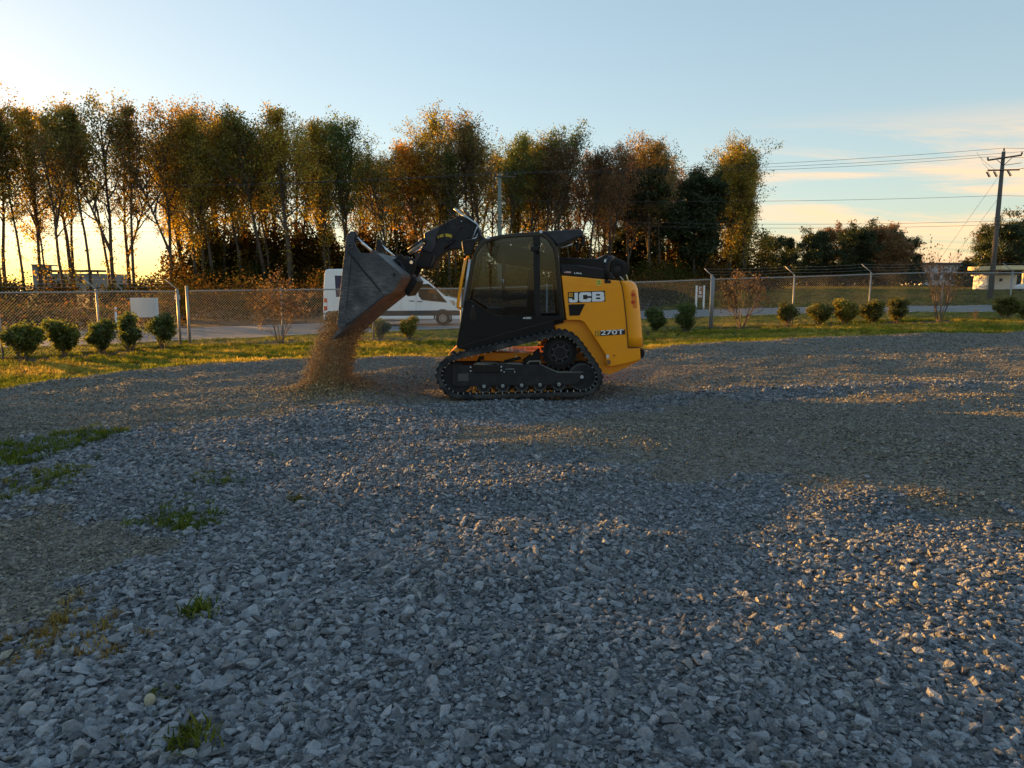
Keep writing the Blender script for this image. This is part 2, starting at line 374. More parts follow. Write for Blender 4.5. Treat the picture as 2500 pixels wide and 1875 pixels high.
def scatter(name, pts, rot, scl, idx, tint, variants, parent=None):
    me = bpy.data.meshes.new(name); n = len(pts)
    me.vertices.add(n); me.vertices.foreach_set('co', np.asarray(pts, np.float32).ravel())
    for k, v, t in (('rot', rot, 'FLOAT_VECTOR'), ('scl', scl, 'FLOAT_VECTOR')):
        a = me.attributes.new(k, t, 'POINT'); a.data.foreach_set('vector', np.asarray(v, np.float32).ravel())
    a = me.attributes.new('idx', 'INT', 'POINT'); a.data.foreach_set('value', np.asarray(idx, np.int32))
    a = me.attributes.new('tint', 'FLOAT', 'POINT'); a.data.foreach_set('value', np.asarray(tint, np.float32))
    o = link(name, me, parent)
    ng = bpy.data.node_groups.new(name, 'GeometryNodeTree')
    ng.interface.new_socket('Geometry', in_out='INPUT', socket_type='NodeSocketGeometry'); ng.interface.new_socket('Geometry', in_out='OUTPUT', socket_type='NodeSocketGeometry')
    N, L = ng.nodes, ng.links; gi = N.new('NodeGroupInput'); go = N.new('NodeGroupOutput')
    ip = N.new('GeometryNodeInstanceOnPoints'); ci = N.new('GeometryNodeCollectionInfo'); ci.inputs['Collection'].default_value = variants
    ci.inputs['Separate Children'].default_value = True; ci.inputs['Reset Children'].default_value = True
    def na(nm, ty):
        q = N.new('GeometryNodeInputNamedAttribute'); q.data_type = ty; q.inputs['Name'].default_value = nm; return q.outputs['Attribute']
    L.new(gi.outputs[0], ip.inputs['Points']); L.new(ci.outputs[0], ip.inputs['Instance']); ip.inputs['Pick Instance'].default_value = True
    L.new(na('idx', 'INT'), ip.inputs['Instance Index']); L.new(na('scl', 'FLOAT_VECTOR'), ip.inputs['Scale'])
    er = N.new('FunctionNodeEulerToRotation'); L.new(na('rot', 'FLOAT_VECTOR'), er.inputs[0]); L.new(er.outputs[0], ip.inputs['Rotation'])
    L.new(ip.outputs[0], go.inputs[0])
    md = o.modifiers.new('scatter', 'NODES'); md.node_group = ng
    return tag(o, kind='stuff')
def inpoly(x, y, poly):
    x = np.asarray(x); y = np.asarray(y); c = np.zeros(x.shape, bool); n = len(poly)
    for i in range(n):
        (x0, y0), (x1, y1) = poly[i], poly[i - 1]
        if y0 == y1: continue
        c ^= ((y0 > y) != (y1 > y)) & (x < (x1 - x0) * (y - y0) / (y1 - y0) + x0)
    return c

# ------------------------------------------------------------------ setting: ground, road, gravel yard
ROAD = [(-75, -12), (-44, 8), (-28, 20.3), (-18.1, 26.5), (-11.6, 30.6), (-5, 34.6), (2, 37.2), (8, 38), (14, 38.2), (25, 38.6), (60, 41), (160, 50)]
def smooth_path(P, it=3):
    P = np.array(P, float)
    for _ in range(it):
        Q = np.empty((2 * len(P) - 2 + 2, 2)); Q[0], Q[-1] = P[0], P[-1]
        Q[1:-1:2] = .75 * P[:-1] + .25 * P[1:]; Q[2:-1:2] = .25 * P[:-1] + .75 * P[1:]; P = Q
    return P
RP = smooth_path(ROAD)
def resample(P, step):
    s = np.r_[0, np.cumsum(np.linalg.norm(np.diff(P, axis=0), axis=1))]; t = np.arange(0, s[-1], step)
    return np.stack([np.interp(t, s, P[:, 0]), np.interp(t, s, P[:, 1])], -1)
RP = resample(RP, 1.0); RT = np.gradient(RP, axis=0); RT /= np.linalg.norm(RT, axis=1)[:, None]; RN = np.stack([-RT[:, 1], RT[:, 0]], -1)
HALF = 4.1
def road_d(x, y):
    """signed distance from the road centre line, positive on the far side"""
    x = np.asarray(x, float); y = np.asarray(y, float); sh = x.shape; p = np.stack([x.ravel(), y.ravel()], -1)
    best = np.full(len(p), 1e9); sg = np.zeros(len(p))
    for a in range(0, len(p), 20000):
        q = p[a:a + 20000]; d2 = ((q[:, None, :] - RP[None, ::2, :]) ** 2).sum(-1); k = d2.argmin(1)
        sg[a:a + 20000] = ((q - RP[::2][k]) * RN[::2][k]).sum(1); best[a:a + 20000] = np.sqrt(d2[np.arange(len(q)), k])
    return (np.sign(sg) * best).reshape(sh)

MULCH = []      # (x, y, rx, ry) beds under the shrubs, filled before the ground is built
SHRUB_PX = [  # px, base_y, top_y, width, colour key, label
 (60, 880, 781, 92, 'g', 'round green shrub beside the leftmost fence post'),
 (155, 872, 773, 90, 'g', 'second round shrub from the leftmost fence post, twin-stemmed and gold-rimmed'),
 (248, 865, 776, 84, 'd', 'dark shrub in front of the leaning fence post left of the white board'),
 (320, 858, 763, 76, 'd', 'tall dark shrub below the left part of the white board on the fence'),
 (400, 852, 767, 74, 'd', 'narrow dark shrub nearest the fence corner posts'),
 (928, 830, 775, 52, 'd', 'small dark shrub under the raised bucket, in front of the van'),
 (1000, 831, 765, 50, 'y', 'small yellowish shrub between the bucket and the cab, in front of the van'),
 (1601, 813, 749, 60, 'd', 'dark rounded shrub just right of the loader rear'),
 (1673, 812, 737, 70, 'd', 'dark shrub with a narrow foot below the two-post sign'),
 (1920, 800, 737, 50, 'o', 'slim olive shrub at the fence post left of the four-shrub row'),
 (2000, 796, 733, 72, 'o', 'wide round olive shrub, left of the bright yellow-green one'),
 (2061, 794, 726, 62, 'y', 'bright yellow-green sunlit shrub, tallest of the right-hand row'),
 (2128, 792, 733, 68, 'o', 'broad olive shrub right of the bright yellow-green one, with a fence post behind'),
 (2190, 788, 729, 60, 'o', 'loose dull shrub at the right end of the right-hand row'),
 (2455, 781, 725, 62, 'o', 'olive shrub at the fence post below the cream canopy'),
 (2502, 778, 722, 50, 'o', 'olive shrub cut by the right edge of the photo'),
]
BARE_PX = [(683, 838, 640, 150, 1.0, 'brown multi-stemmed bare shrub right of the fence corner, left of the bucket'),
           (1808, 802, 655, 165, 1.0, 'rust-brown multi-stemmed shrub right of the orange-lit fence post'),
           (2292, 786, 575, 150, .35, 'tall bare shrub with thin spreading stems, before the pale warehouse')]
SHRUBS = []
for (px, yb, yt, w, ck, lab) in SHRUB_PX:
    x, y, z = ghit(px, yb); s = y / FPX
    SHRUBS.append((x, y, z, (yb - yt) * s * 1.0, w * s, ck, lab)); MULCH.append((x, y, .75, .55))
BARES = []
for (px, yb, yt, w, lf, lab) in BARE_PX:
    x, y, z = ghit(px, yb); s = y / FPX
    BARES.append((x, y, z, (yb - yt) * s, w * s, lf, lab)); MULCH.append((x, y, 1.1, .8))
def mulch_f(X, Y):
    m = np.zeros(X.shape)
    for (x, y, a, b) in MULCH: m = np.maximum(m, np.clip(1.6 - 1.3 * np.sqrt(((X - x) / a) ** 2 + ((Y - y) / b) ** 2), 0, 1))
    return m
def litter_f(X, Y):
    d = road_d(X, Y) - HALF
    right = sstep(6, 14, X - .25 * (Y - 40))
    strip = sstep(-.2, .3, d) * (1 - right * sstep(5, 9, d))
    return strip
def graded(a, b, fine, coarse0, ratio, lo, hi):
    mid = np.arange(a, b, fine); L = []; s = coarse0; v = a
    while v > lo: v -= s; s *= ratio; L.append(v)
    Rr = []; s = coarse0; v = mid[-1]
    while v < hi: v += s; s *= ratio; Rr.append(v)
    return np.r_[L[::-1], mid, Rr]
gx = graded(-26, 27, .45, .6, 1.16, -1500, 1500); gy = graded(6, 34, .4, .6, 1.12, -200, 2200)
g_me = grid_mesh('ground', gx, gy, lambda x, y: zf(x, y) - .02 - .22 * sstep(.4, 1.6, edge_y(x) - y), attrs={'mulch': mulch_f, 'litter': litter_f})
ground = tag(link('ground', g_me), kind='structure')
def ground_mat():
    m, n, l, p = nodes('ground_turf'); p.inputs['Roughness'].default_value = .95
    tc = n.new('ShaderNodeTexCoord')
    def noise(sc, det=6):
        q = n.new('ShaderNodeTexNoise'); q.inputs['Scale'].default_value = sc; q.inputs['Detail'].default_value = det; q.inputs['Roughness'].default_value = .7; l.new(tc.outputs['Object'], q.inputs['Vector']); return q.outputs['Fac']
    def ramp(f, a, ca, b, cb):
        q = n.new('ShaderNodeValToRGB'); e = q.color_ramp.elements; e[0].position = a; e[0].color = (*ca, 1); e[1].position = b; e[1].color = (*cb, 1); l.new(f, q.inputs[0]); return q.outputs[0]
    def mix(f, a, b):
        q = n.new('ShaderNodeMix'); q.data_type = 'RGBA'; l.new(f, q.inputs[0]); l.new(a, q.inputs[6]); l.new(b, q.inputs[7]); return q.outputs[2]
    def attr(nm):
        q = n.new('ShaderNodeAttribute'); q.attribute_name = nm; return q.outputs['Fac']
    turf = mix(noise(.35), ramp(noise(9), .35, (.028, .040, .009), .7, (.060, .062, .017)), ramp(noise(14), .3, (.050, .048, .016), .7, (.095, .075, .03)))
    lit = ramp(noise(7), .35, (.040, .026, .016), .7, (.15, .088, .045))
    mul = ramp(noise(22), .35, (.022, .013, .008), .7, (.075, .040, .022))
    c = mix(attr('litter'), turf, lit); c = mix(attr('mulch'), c, mul); l.new(c, p.inputs['Base Color'])
    b = n.new('ShaderNodeBump'); b.inputs['Strength'].default_value = .8; b.inputs['Distance'].default_value = .08; l.new(noise(18, 8), b.inputs['Height']); l.new(b.outputs[0], p.inputs['Normal'])
    return m
g_me.materials.append(ground_mat())

# road
def ribbon(name, off0, off1, lift, mat, n_across=6, sel=None, kind='structure', parent=None):
    offs = np.linspace(off0, off1, n_across); idx = np.arange(len(RP)) if sel is None else sel
    V = []; 
    for i in idx:
        for o in offs:
            x, y = RP[i] + RN[i] * o; V.append((x, y, float(zf(x, y)) + lift))
    nx = n_across; Q = []
    for r in range(len(idx) - 1):
        for k in range(nx - 1): a = r * nx + k; Q += [a, a + 1, a + nx + 1, a + nx]
    me = np_mesh(name, np.array(V), 4, Q, smooth=True); o = link(name, me, parent, mat)
    if parent is None: tag(o, kind=kind)
    return o
M['asphalt'] = pm('worn_asphalt', (.155, .150, .150), (.21, .20, .195), .8, .9, bump=.2, bscale=40)
M['road_line'] = pm('worn_line', (.42, .36, .22), (.26, .24, .2), 3, .8)
road = ribbon('road', -HALF, HALF, .035, M['asphalt'])
ribbon('road_marking', -.07, .07, .041, M['road_line'], 2, parent=road)
ribbon('road_marking', -HALF + .25, -HALF + .37, .041, M['decal_white'], 2, parent=road)
ribbon('road_marking', HALF - .37, HALF - .25, .041, M['decal_white'], 2, parent=road)

# gravel yard
def g2(px, py): return gnd(px, py, 0.0)
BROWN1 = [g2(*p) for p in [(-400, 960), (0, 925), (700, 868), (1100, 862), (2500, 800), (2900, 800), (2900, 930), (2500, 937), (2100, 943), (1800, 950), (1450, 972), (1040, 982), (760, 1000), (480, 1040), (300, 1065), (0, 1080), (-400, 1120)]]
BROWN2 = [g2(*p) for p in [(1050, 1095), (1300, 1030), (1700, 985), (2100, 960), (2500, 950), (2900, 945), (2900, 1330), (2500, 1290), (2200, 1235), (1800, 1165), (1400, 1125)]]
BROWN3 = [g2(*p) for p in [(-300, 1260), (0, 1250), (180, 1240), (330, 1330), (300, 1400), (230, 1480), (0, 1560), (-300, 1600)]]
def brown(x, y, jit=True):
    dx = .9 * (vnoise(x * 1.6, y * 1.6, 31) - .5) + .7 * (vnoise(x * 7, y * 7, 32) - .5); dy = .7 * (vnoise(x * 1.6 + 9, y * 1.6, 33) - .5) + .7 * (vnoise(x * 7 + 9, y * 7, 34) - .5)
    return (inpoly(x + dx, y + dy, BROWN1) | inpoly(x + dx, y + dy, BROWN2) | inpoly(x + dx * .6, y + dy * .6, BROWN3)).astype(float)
px_ = np.arange(-16, 26, .11); py_ = np.arange(.3, 25.5, .11)
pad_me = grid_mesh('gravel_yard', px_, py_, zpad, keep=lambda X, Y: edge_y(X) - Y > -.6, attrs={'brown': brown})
yard = tag(link('gravel_yard', pad_me), kind='structure')
def pad_mat():
    m, n, l, p = nodes('fine_gravel'); p.inputs['Roughness'].default_value = .95
    tc = n.new('ShaderNodeTexCoord'); a = n.new('ShaderNodeAttribute'); a.attribute_name = 'brown'
    vo = n.new('ShaderNodeTexVoronoi'); vo.inputs['Scale'].default_value = 55; l.new(tc.outputs['Object'], vo.inputs['Vector'])
    vo2 = n.new('ShaderNodeTexVoronoi'); vo2.inputs['Scale'].default_value = 24; l.new(tc.outputs['Object'], vo2.inputs['Vector'])
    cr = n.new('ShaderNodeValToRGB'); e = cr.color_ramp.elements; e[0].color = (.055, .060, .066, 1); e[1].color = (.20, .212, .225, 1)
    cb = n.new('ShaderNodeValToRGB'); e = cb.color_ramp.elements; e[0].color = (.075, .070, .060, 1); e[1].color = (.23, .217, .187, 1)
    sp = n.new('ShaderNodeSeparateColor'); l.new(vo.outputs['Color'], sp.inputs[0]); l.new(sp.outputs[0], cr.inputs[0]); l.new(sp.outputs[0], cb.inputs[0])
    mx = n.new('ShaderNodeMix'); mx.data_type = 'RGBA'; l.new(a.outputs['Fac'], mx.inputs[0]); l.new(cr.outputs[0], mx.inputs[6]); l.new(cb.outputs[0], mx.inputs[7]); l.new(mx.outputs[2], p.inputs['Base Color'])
    ad = n.new('ShaderNodeMath'); ad.operation = 'ADD'; l.new(vo.outputs['Distance'], ad.inputs[0]); l.new(vo2.outputs['Distance'], ad.inputs[1])
    b = n.new('ShaderNodeBump'); b.invert = True; b.inputs['Strength'].default_value = .8; b.inputs['Distance'].default_value = .02; l.new(ad.outputs[0], b.inputs['Height']); l.new(b.outputs[0], p.inputs['Normal'])
    return m
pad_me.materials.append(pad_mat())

# stones: angular crushed rock, 20 shapes
stone_col = bpy.data.collections.new('stone_shapes'); STONES = []
for k in range(20):
    bm = bmesh.new(); rr = random.Random(100 + k)
    fl = rr.uniform(.42, .8); el = rr.uniform(1.0, 1.6)
    for _ in range(13):
        v = Vector((rr.gauss(0, 1), rr.gauss(0, 1), rr.gauss(0, 1))).normalized() * rr.uniform(.75, 1.0)
        bm.verts.new((v.x * .5 * el, v.y * .5, v.z * .5 * fl))
    h = bmesh.ops.convex_hull(bm, input=bm.verts)
    bmesh.ops.delete(bm, geom=[v for v in bm.verts if not v.link_faces], context='VERTS')
    if k % 2: bmesh.ops.bevel(bm, geom=[e for e in bm.edges if e.calc_face_angle(0) > R(35)], offset=.035, segments=1, affect='EDGES', clamp_overlap=True)
    me = bpy.data.meshes.new('stone'); bm.to_mesh(me); bm.free(); me.materials.append(M['stone']); STONES.append(me)
    o = bpy.data.objects.new('stone_shape', me); stone_col.objects.link(o)
PT = []
def add_stones(n, y0, y1, smin, smax, power, seed):
    r = np.random.default_rng(seed)
    y = r.uniform(y0, y1, n * 3); x = r.uniform(-1, 1, n * 3) * (.80 * y + 1.6); w = (.80 * y + 1.6) / (.80 * y1 + 1.6)
    k = (r.uniform(0, 1, n * 3) < w) & (edge_y(x) - y > -.15 * r.random(n * 3)) & (x > -15) & (x < 24); x, y = x[k][:n], y[k][:n]
    s = smin + (smax - smin) * r.power(power, len(x)) if power < 1 else smin + (smax - smin) * (1 - r.power(power, len(x)))
    b = brown(x, y); s = s * np.where(b > .5, .68, 1.0) * (.8 + .4 * vnoise(x * .9, y * .9, 41))
    PT.append(np.stack([x, y, s, b], -1))
add_stones(135000, 1.55, 4.6, .011, .074, 4.2, 1)
add_stones(125000, 4.6, 8.0, .014, .072, 4.0, 2)
add_stones(90000, 8.0, 13.0, .018, .075, 3.5, 3)
add_stones(50000, 13.0, 23.0, .03, .09, 3.0, 4)
PT = np.concatenate(PT); nP = len(PT)
SX, SY, SS, SB = PT.T
SZ = zpad(SX, SY) + SS * rng.uniform(-.05, .28, nP)
rot = np.stack([rng.normal(0, .38, nP), rng.normal(0, .38, nP), rng.uniform(0, 6.283, nP)], -1)
scl = SS[:, None] * rng.uniform(.75, 1.25, (nP, 3)); idx = rng.integers(0, 20, nP)
tint = np.clip(SB * .85 + .25 * (vnoise(SX * 2.2, SY * 2.2, 43) - .5) + rng.normal(0, .16, nP) + .25 * (rng.random(nP) < .05), 0, 1)
dist = np.sqrt(SX ** 2 + SY ** 2 + CAM_H ** 2); inv = (np.abs(SX) < .70 * SY) & (SY > 1.95)
# keep the loader's footprint clear of big stones
big = np.argsort(-(SS / dist) * inv)[:300]; isbig = np.zeros(nP, bool); isbig[big] = True
kk = ~isbig
gravel = scatter('gravel', np.stack([SX, SY, SZ], -1)[kk], rot[kk], scl[kk], idx[kk], tint[kk], stone_col, yard)
gravel['label'] = 'loose crushed grey stone covering the yard'
for i in big:
    o = bpy.data.objects.new('stone', STONES[idx[i]]); col.objects.link(o); o.parent = yard
    o.location = (SX[i], SY[i], SZ[i]); o.rotation_euler = rot[i]; o.scale = scl[i] * 1.15

# one smooth pale pebble among the crushed rock
bm = bmesh.new(); bmesh.ops.create_icosphere(bm, subdivisions=3, radius=.5)
for v in bm.verts: v.co = (v.co.x * (.8 + .2 * v.co.z), v.co.y * .7, v.co.z * 1.25)
peb = bpy.data.meshes.new('pebble'); bm.to_mesh(peb); bm.free(); peb.polygons.foreach_set('use_smooth', [True] * len(peb.polygons))
peb.materials.append(pm('pale_pebble', (.42, .39, .28), (.34, .31, .22), 4, .7, bump=.2, bscale=20))
qx, qy = gnd(368, 1745); o = link('pebble', peb, yard); o.location = (qx, qy, float(zpad(qx, qy)) + .025); o.scale = (.042, .04, .045); o.rotation_euler = (.2, .15, .4); o['label'] = 'smooth pale tan pebble'
# grass: tufts of thin blades
tuft_col = bpy.data.collections.new('tuft_shapes')
def tuft(k, nb, h, sp, w):
    r = random.Random(k); V = []; Q = []
    for _ in range(nb):
        a = r.uniform(0, 6.283); bx, by = r.gauss(0, sp * .4), r.gauss(0, sp * .4); hh = h * r.uniform(.5, 1.1); ln = r.uniform(.15, .8) * hh
        ca, sa = math.cos(a), math.sin(a); pa, pb = -sa * w, ca * w; i = len(V)
        V += [(bx - pa, by - pb, 0), (bx + pa, by + pb, 0), (bx + ca * ln * .35 + pa * .8, by + sa * ln * .35 + pb * .8, hh * .6), (bx + ca * ln * .35 - pa * .8, by + sa * ln * .35 - pb * .8, hh * .6),
              (bx + ca * ln + pa * .2, by + sa * ln + pb * .2, hh), (bx + ca * ln - pa * .2, by + sa * ln - pb * .2, hh)]
        Q += [i, i + 1, i + 2, i + 3, i + 3, i + 2, i + 4, i + 5]
    me = np_mesh('grass_tuft', np.array(V), 4, Q); me.materials.append(M['grass']); o = bpy.data.objects.new('grass_tuft_shape', me); tuft_col.objects.link(o)
for k in range(6): tuft(k, 16, 1.0, .75, .05)
weed_col = bpy.data.collections.new('weed_shapes')
for q in list(tuft_col.objects):
    me = q.data.copy(); me.materials.clear(); me.materials.append(M['weed']); weed_col.objects.link(bpy.data.objects.new('weed_tuft_shape', me))
r = np.random.default_rng(5); n = 90000
x = r.uniform(-24, 30, n); y = r.uniform(7, 40, n)
e = y - edge_y(x); dd = road_d(x, y)
mu = mulch_f(x, y)
k = (e > -.1 - .3 * r.random(n)) & (dd < -HALF - .1 + .3 * r.random(n)) & (np.abs(x) < .8 * y + 3) & (r.random(n) > mu * 1.3) & (r.random(n) < np.clip(1.25 - .022 * (y - 10), .25, 1))
x, y = x[k], y[k]; n = len(x); h = r.uniform(.05, .11, n) * (.8 + .5 * vnoise(x, y, 51))
tg = np.clip(vnoise(x * .6, y * 1.2, 52) * .9 + r.normal(0, .2, n) + .04, 0, 1)
grass = scatter('lawn_grass', np.stack([x, y, zf(x, y) - .02], -1), np.stack([r.normal(0, .1, n), r.normal(0, .1, n), r.uniform(0, 6.28, n)], -1),
        np.stack([h * 1.7, h * 1.7, h], -1), r.integers(0, 6, n), tg, tuft_col)
tag(grass, 'short green and straw-coloured lawn between the gravel and the road', 'grass')
n = 40000; x = r.uniform(8, 95, n); y = r.uniform(43, 122, n); k = (road_d(x, y) > HALF + 5 * r.random(n)) & (x > .27 * y - 3) & (x < .80 * y + 3); x, y = x[k], y[k]; n = len(x); h = r.uniform(.08, .2, n)
far_grass = scatter('far_lawn_grass', np.stack([x, y, zf(x, y) - .03], -1), np.stack([r.normal(0, .1, n), r.normal(0, .1, n), r.uniform(0, 6.28, n)], -1),
        np.stack([h * 4, h * 4, h], -1), r.integers(0, 6, n), np.clip(.25 + vnoise(x * .2, y * .2, 53) * .7 + r.normal(0, .2, n), 0, 1), weed_col)
tag(far_grass, 'dull green lawn beyond the road at right', 'grass')
# grass patches and weeds growing through the gravel
PX = []
def patch(poly, n, h, t, seed):
    r = np.random.default_rng(seed); P = np.array([gnd(*p) for p in poly]); lo, hi = P.min(0), P.max(0)
    q = r.uniform(lo, hi, (n * 3, 2)); q = q[inpoly(q[:, 0], q[:, 1], [tuple(p) for p in P])][:n]
    for a in q: PX.append((a[0], a[1], h * r.uniform(.5, 1.2), np.clip(t + r.normal(0, .12), 0, 1)))
def clump(px, py, n, rad, h, t, seed):
    r = np.random.default_rng(seed); c = gnd(px, py)
    for _ in range(n): PX.append((c[0] + r.normal(0, rad), c[1] + r.normal(0, rad * .8), h * r.uniform(.4, 1.2), np.clip(t + r.normal(0, .12), 0, 1)))
patch([(-300, 1110), (0, 1085), (230, 1052), (320, 1055), (230, 1085), (130, 1130), (60, 1160), (-300, 1190)], 460, .10, .20, 61)
patch([(-200, 1210), (20, 1195), (180, 1150), (240, 1170), (150, 1215), (0, 1245), (-200, 1260)], 130, .08, .38, 62)
for i, a in enumerate([(430, 1265, 60, .12, .08, .15), (470, 1285, 26, .09, .08, .2), (535, 1183, 26, .1, .07, .2), (420, 1225, 12, .08, .06, .25), (510, 1170, 10, .08, .06, .2), (725, 1230, 5, .04, .08, .15), (240, 1130, 10, .1, .06, .2),
      (490, 1508, 9, .03, .12, .22), (455, 1845, 9, .03, .10, .28), (420, 1835, 8, .07, .06, .6), (160, 1560, 34, .14, .07, .9), (60, 1590, 26, .12, .06, .8), (130, 1530, 12, .06, .09, .85),
      (250, 1620, 8, .04, .08, .95), (370, 1560, 6, .03, .07, .9), (620, 1110, 12, .16, .05, .45), (880, 970, 12, .25, .05, .7), (950, 965, 14, .2, .05, .8), (205, 1470, 4, .03, .09, .85), (395, 1712, 7, .05, .05, .4), (510, 1135, 8, .08, .05, .3)]): clump(*a, 70 + i)
P = np.array(PX); P[:, 2] *= .50; n = len(P); r = np.random.default_rng(9)
weeds = scatter('weed_grass', np.stack([P[:, 0], P[:, 1], zpad(P[:, 0], P[:, 1])], -1), np.stack([r.normal(0, .15, n), r.normal(0, .15, n), r.uniform(0, 6.28, n)], -1),
        np.stack([P[:, 2] * 1.5, P[:, 2] * 1.5, P[:, 2]], -1), r.integers(0, 6, n), P[:, 3], weed_col)
tag(weeds, 'weedy grass patches growing up through the gravel at the left', 'grass')

# ------------------------------------------------------------------ chain link fences
def wire_mesh(segs, r, name, n=3):
    A = np.array([s[0] for s in segs], float); B = np.array([s[1] for s in segs], float); T = B - A; T /= np.linalg.norm(T, axis=1)[:, None]
    U = np.cross(T, np.array([.3, .9, .2])); U /= np.linalg.norm(U, axis=1)[:, None]; W = np.cross(T, U); V = []
    for P in (A, B):
        for k in range(n): c, s = math.cos(2 * math.pi * k / n), math.sin(2 * math.pi * k / n); V.append(P + r * (c * U + s * W))
    V = np.stack(V, 1); m = len(A); base = (np.arange(m) * 2 * n)[:, None]; Q = []
    for k in range(n): Q.append(base + np.array([k, (k + 1) % n, n + (k + 1) % n, n + k]))
    return np_mesh(name, V.reshape(-1, 3), 4, np.stack(Q, 1).ravel())
FH = 1.83
def fence(path, spans, label, arms, name='chain_link_fence', double_first=False):
    (xa, ya), (xb, yb) = path; L = math.hypot(xb - xa, yb - ya); tx, ty = (xb - xa) / L, (yb - ya) / L
    root = empty(name, (xa, ya, float(zf(xa, ya))), label, 'fence')
    pt = lambda u, v=0: (xa + tx * u, ya + ty * u, float(zf(xa + tx * u, ya + ty * u)) + v)
    us = list(np.linspace(0, L, spans + 1)); arm_tips = []
    nx, ny = -ty, tx      # towards the road
    for i, u in enumerate(us):
        end = i in (0, spans); h = FH + (.12 if end and not arms else .02)
        p = pt(u); rad = .044 if end else .030
        b = MB().tube([(p[0], p[1], p[2] - .1), (p[0], p[1], p[2] + h)], rad, 10).build('post', M['galv'], root)
        MB().tube([(p[0], p[1], p[2] + h), (p[0], p[1], p[2] + h + .02), (p[0], p[1], p[2] + h + .045)], [rad * 1.15, rad * 1.1, rad * .4], 10).build('post_cap', M['galv'], b)
        if arms and (not end or i == 0 or True):
            tip = (p[0] + nx * .22 - .24, p[1] + ny * .22, p[2] + h + .36)
            MB().tube([(p[0], p[1], p[2] + h + .03), tip], .017, 8).build('barb_arm', M['galv'], b); arm_tips.append(((p[0], p[1], p[2] + h + .03), tip))
    rail = MB().tube([pt(u, FH - .02) for u in np.linspace(0, L, spans * 3 + 1)], .021, 8).build('top_rail', M['galv'], root)
    MB().tube([pt(u, .05) for u in np.linspace(0, L, spans * 3 + 1)], .004, 5).build('tension_wire', M['galv_wire'], root)
    du, segs, hh = .088, [], FH + .03
    for sg in (1, -1):
        u = -hh
        while u < L + hh:
            v0, v1 = .03, hh; a, c = u, u + sg * (v1 - v0)
            lo, hi = (a, c) if a < c else (c, a)
            if hi > 0 and lo < L:
                def clip(uu, vv, uo, vo):
                    if uu < 0: return 0, vo + (vv - vo) * (0 - uo) / (uu - uo)
                    if uu > L: return L, vo + (vv - vo) * (L - uo) / (uu - uo)
                    return uu, vv
                a2, va = clip(a, v0, c, v1); c2, vc = clip(c, v1, a, v0)
                m_u, m_v = (a2 + c2) / 2, (va + vc) / 2
                p0, p1, p2 = pt(a2, va), pt(m_u, m_v), pt(c2, vc)
                o = .004 * sg; q = lambda p: (p[0] + nx * o, p[1] + ny * o, p[2])
                segs += [(q(p0), q(p1)), (q(p1), q(p2))]
            u += du
    me = wire_mesh(segs, .0024, 'chain_link_mesh'); tag(link('chain_link_mesh', me, root, M['galv_wire']), 'woven diamond wire netting')
    if arms:
        for f in (.3, .62, .95):
            P = [tuple(a[k] + (t[k] - a[k]) * f for k in range(3)) for a, t in arm_tips]; W = []
            for a, c in zip(P, P[1:]):
                for t in np.linspace(0, 1, 7)[:-1]: W.append(tuple(a[k] + (c[k] - a[k]) * t - (.03 * 4 * t * (1 - t) if k == 2 else 0) for k in range(3)))
            W.append(P[-1]); bw = MB().tube(W, .003, 4, False)
            for (x, y, z) in W[::1]: bw.tube([(x - .015, y, z - .015), (x + .015, y, z + .015)], .002, 3, False)
            bw.build('barbed_wire', M['galv_wire'], root)
    return root
fx0 = ghit(15, 877); fx1 = ghit(455, 843); fx2 = ghit(1733, 803); fx3 = ghit(2461, 775)
d0 = Vector((fx0[0] - fx1[0], fx0[1] - fx1[1])); dl = d0.length
lp0 = (fx1[0] + d0.x * 1.5, fx1[1] + d0.y * 1.5)
fence((lp0, (fx1[0] - .12, fx1[1] - .16)), 3, 'chain link fence run at far left, from the photo edge to the tall corner posts', True)
fence(((fx1[0] + .1, fx1[1] + .06), (fx2[0], fx2[1])), 6, 'long chain link fence run behind the loader, from the corner posts to the orange-lit post', False)
e3 = (fx3[0] + (fx3[0] - fx2[0]) * .25, fx3[1] + (fx3[1] - fx2[1]) * .25)
fence(((fx2[0] + .07, fx2[1] + .01), e3), 5, 'chain link fence run at right with slanted barbed-wire arms, before the road', True)

# boards by the fence
def board(px0, py0, px1, py1, Y, name, label, cat, mat=M['sign_board'], t=.02):
    (xa, za), (xb, zb) = at(px0, py0, Y), at(px1, py1, Y)
    root = empty(name, ((xa + xb) / 2, Y, zb), label, cat)
    MB().box(xa, xb, Y, Y + t, zb, za).build('panel', mat, root, .004)
    return root, xa, xb, za, zb
def fence_y(px):   # depth of the left fence where a pixel column crosses it
    a, b = Vector((fx0[0], fx0[1])), Vector((fx1[0], fx1[1])); u = (px - 1250) / FPX / ray(px, 760)[1]
    t = (a.x - u * a.y) / ((u * (b.y - a.y)) - (b.x - a.x)); return a.y + (b.y - a.y) * t
yb = fence_y(352) + .35
rt, xa, xb, za, zb = board(317, 727, 388, 775, yb, 'sign_board', 'blank white rectangular board hung on the left fence', 'sign')
for x in (xa + .06, xb - .06):
    MB().tube([(x, yb + .01, za - .02), (x, yb - .30, za - .02)], .004, 5).build('hanger', M['galv_wire'], rt)
yb = fence_y(433) + .12
rt, xa, xb, za, zb = board(425, 721, 440, 731, yb, 'warning_sign', 'small white sign with three dark marks near the corner posts', 'sign', t=.006)
for k in range(3):
    x = xa + (xb - xa) * (.22 + .28 * k); MB().cyl((x, (za + zb) / 2), .025, yb - .003, yb - .001, 12).build('symbol', M['grey_plastic'], rt)
x, y, z = ghit(287, 820); hz = at(286, 750, y)[1]
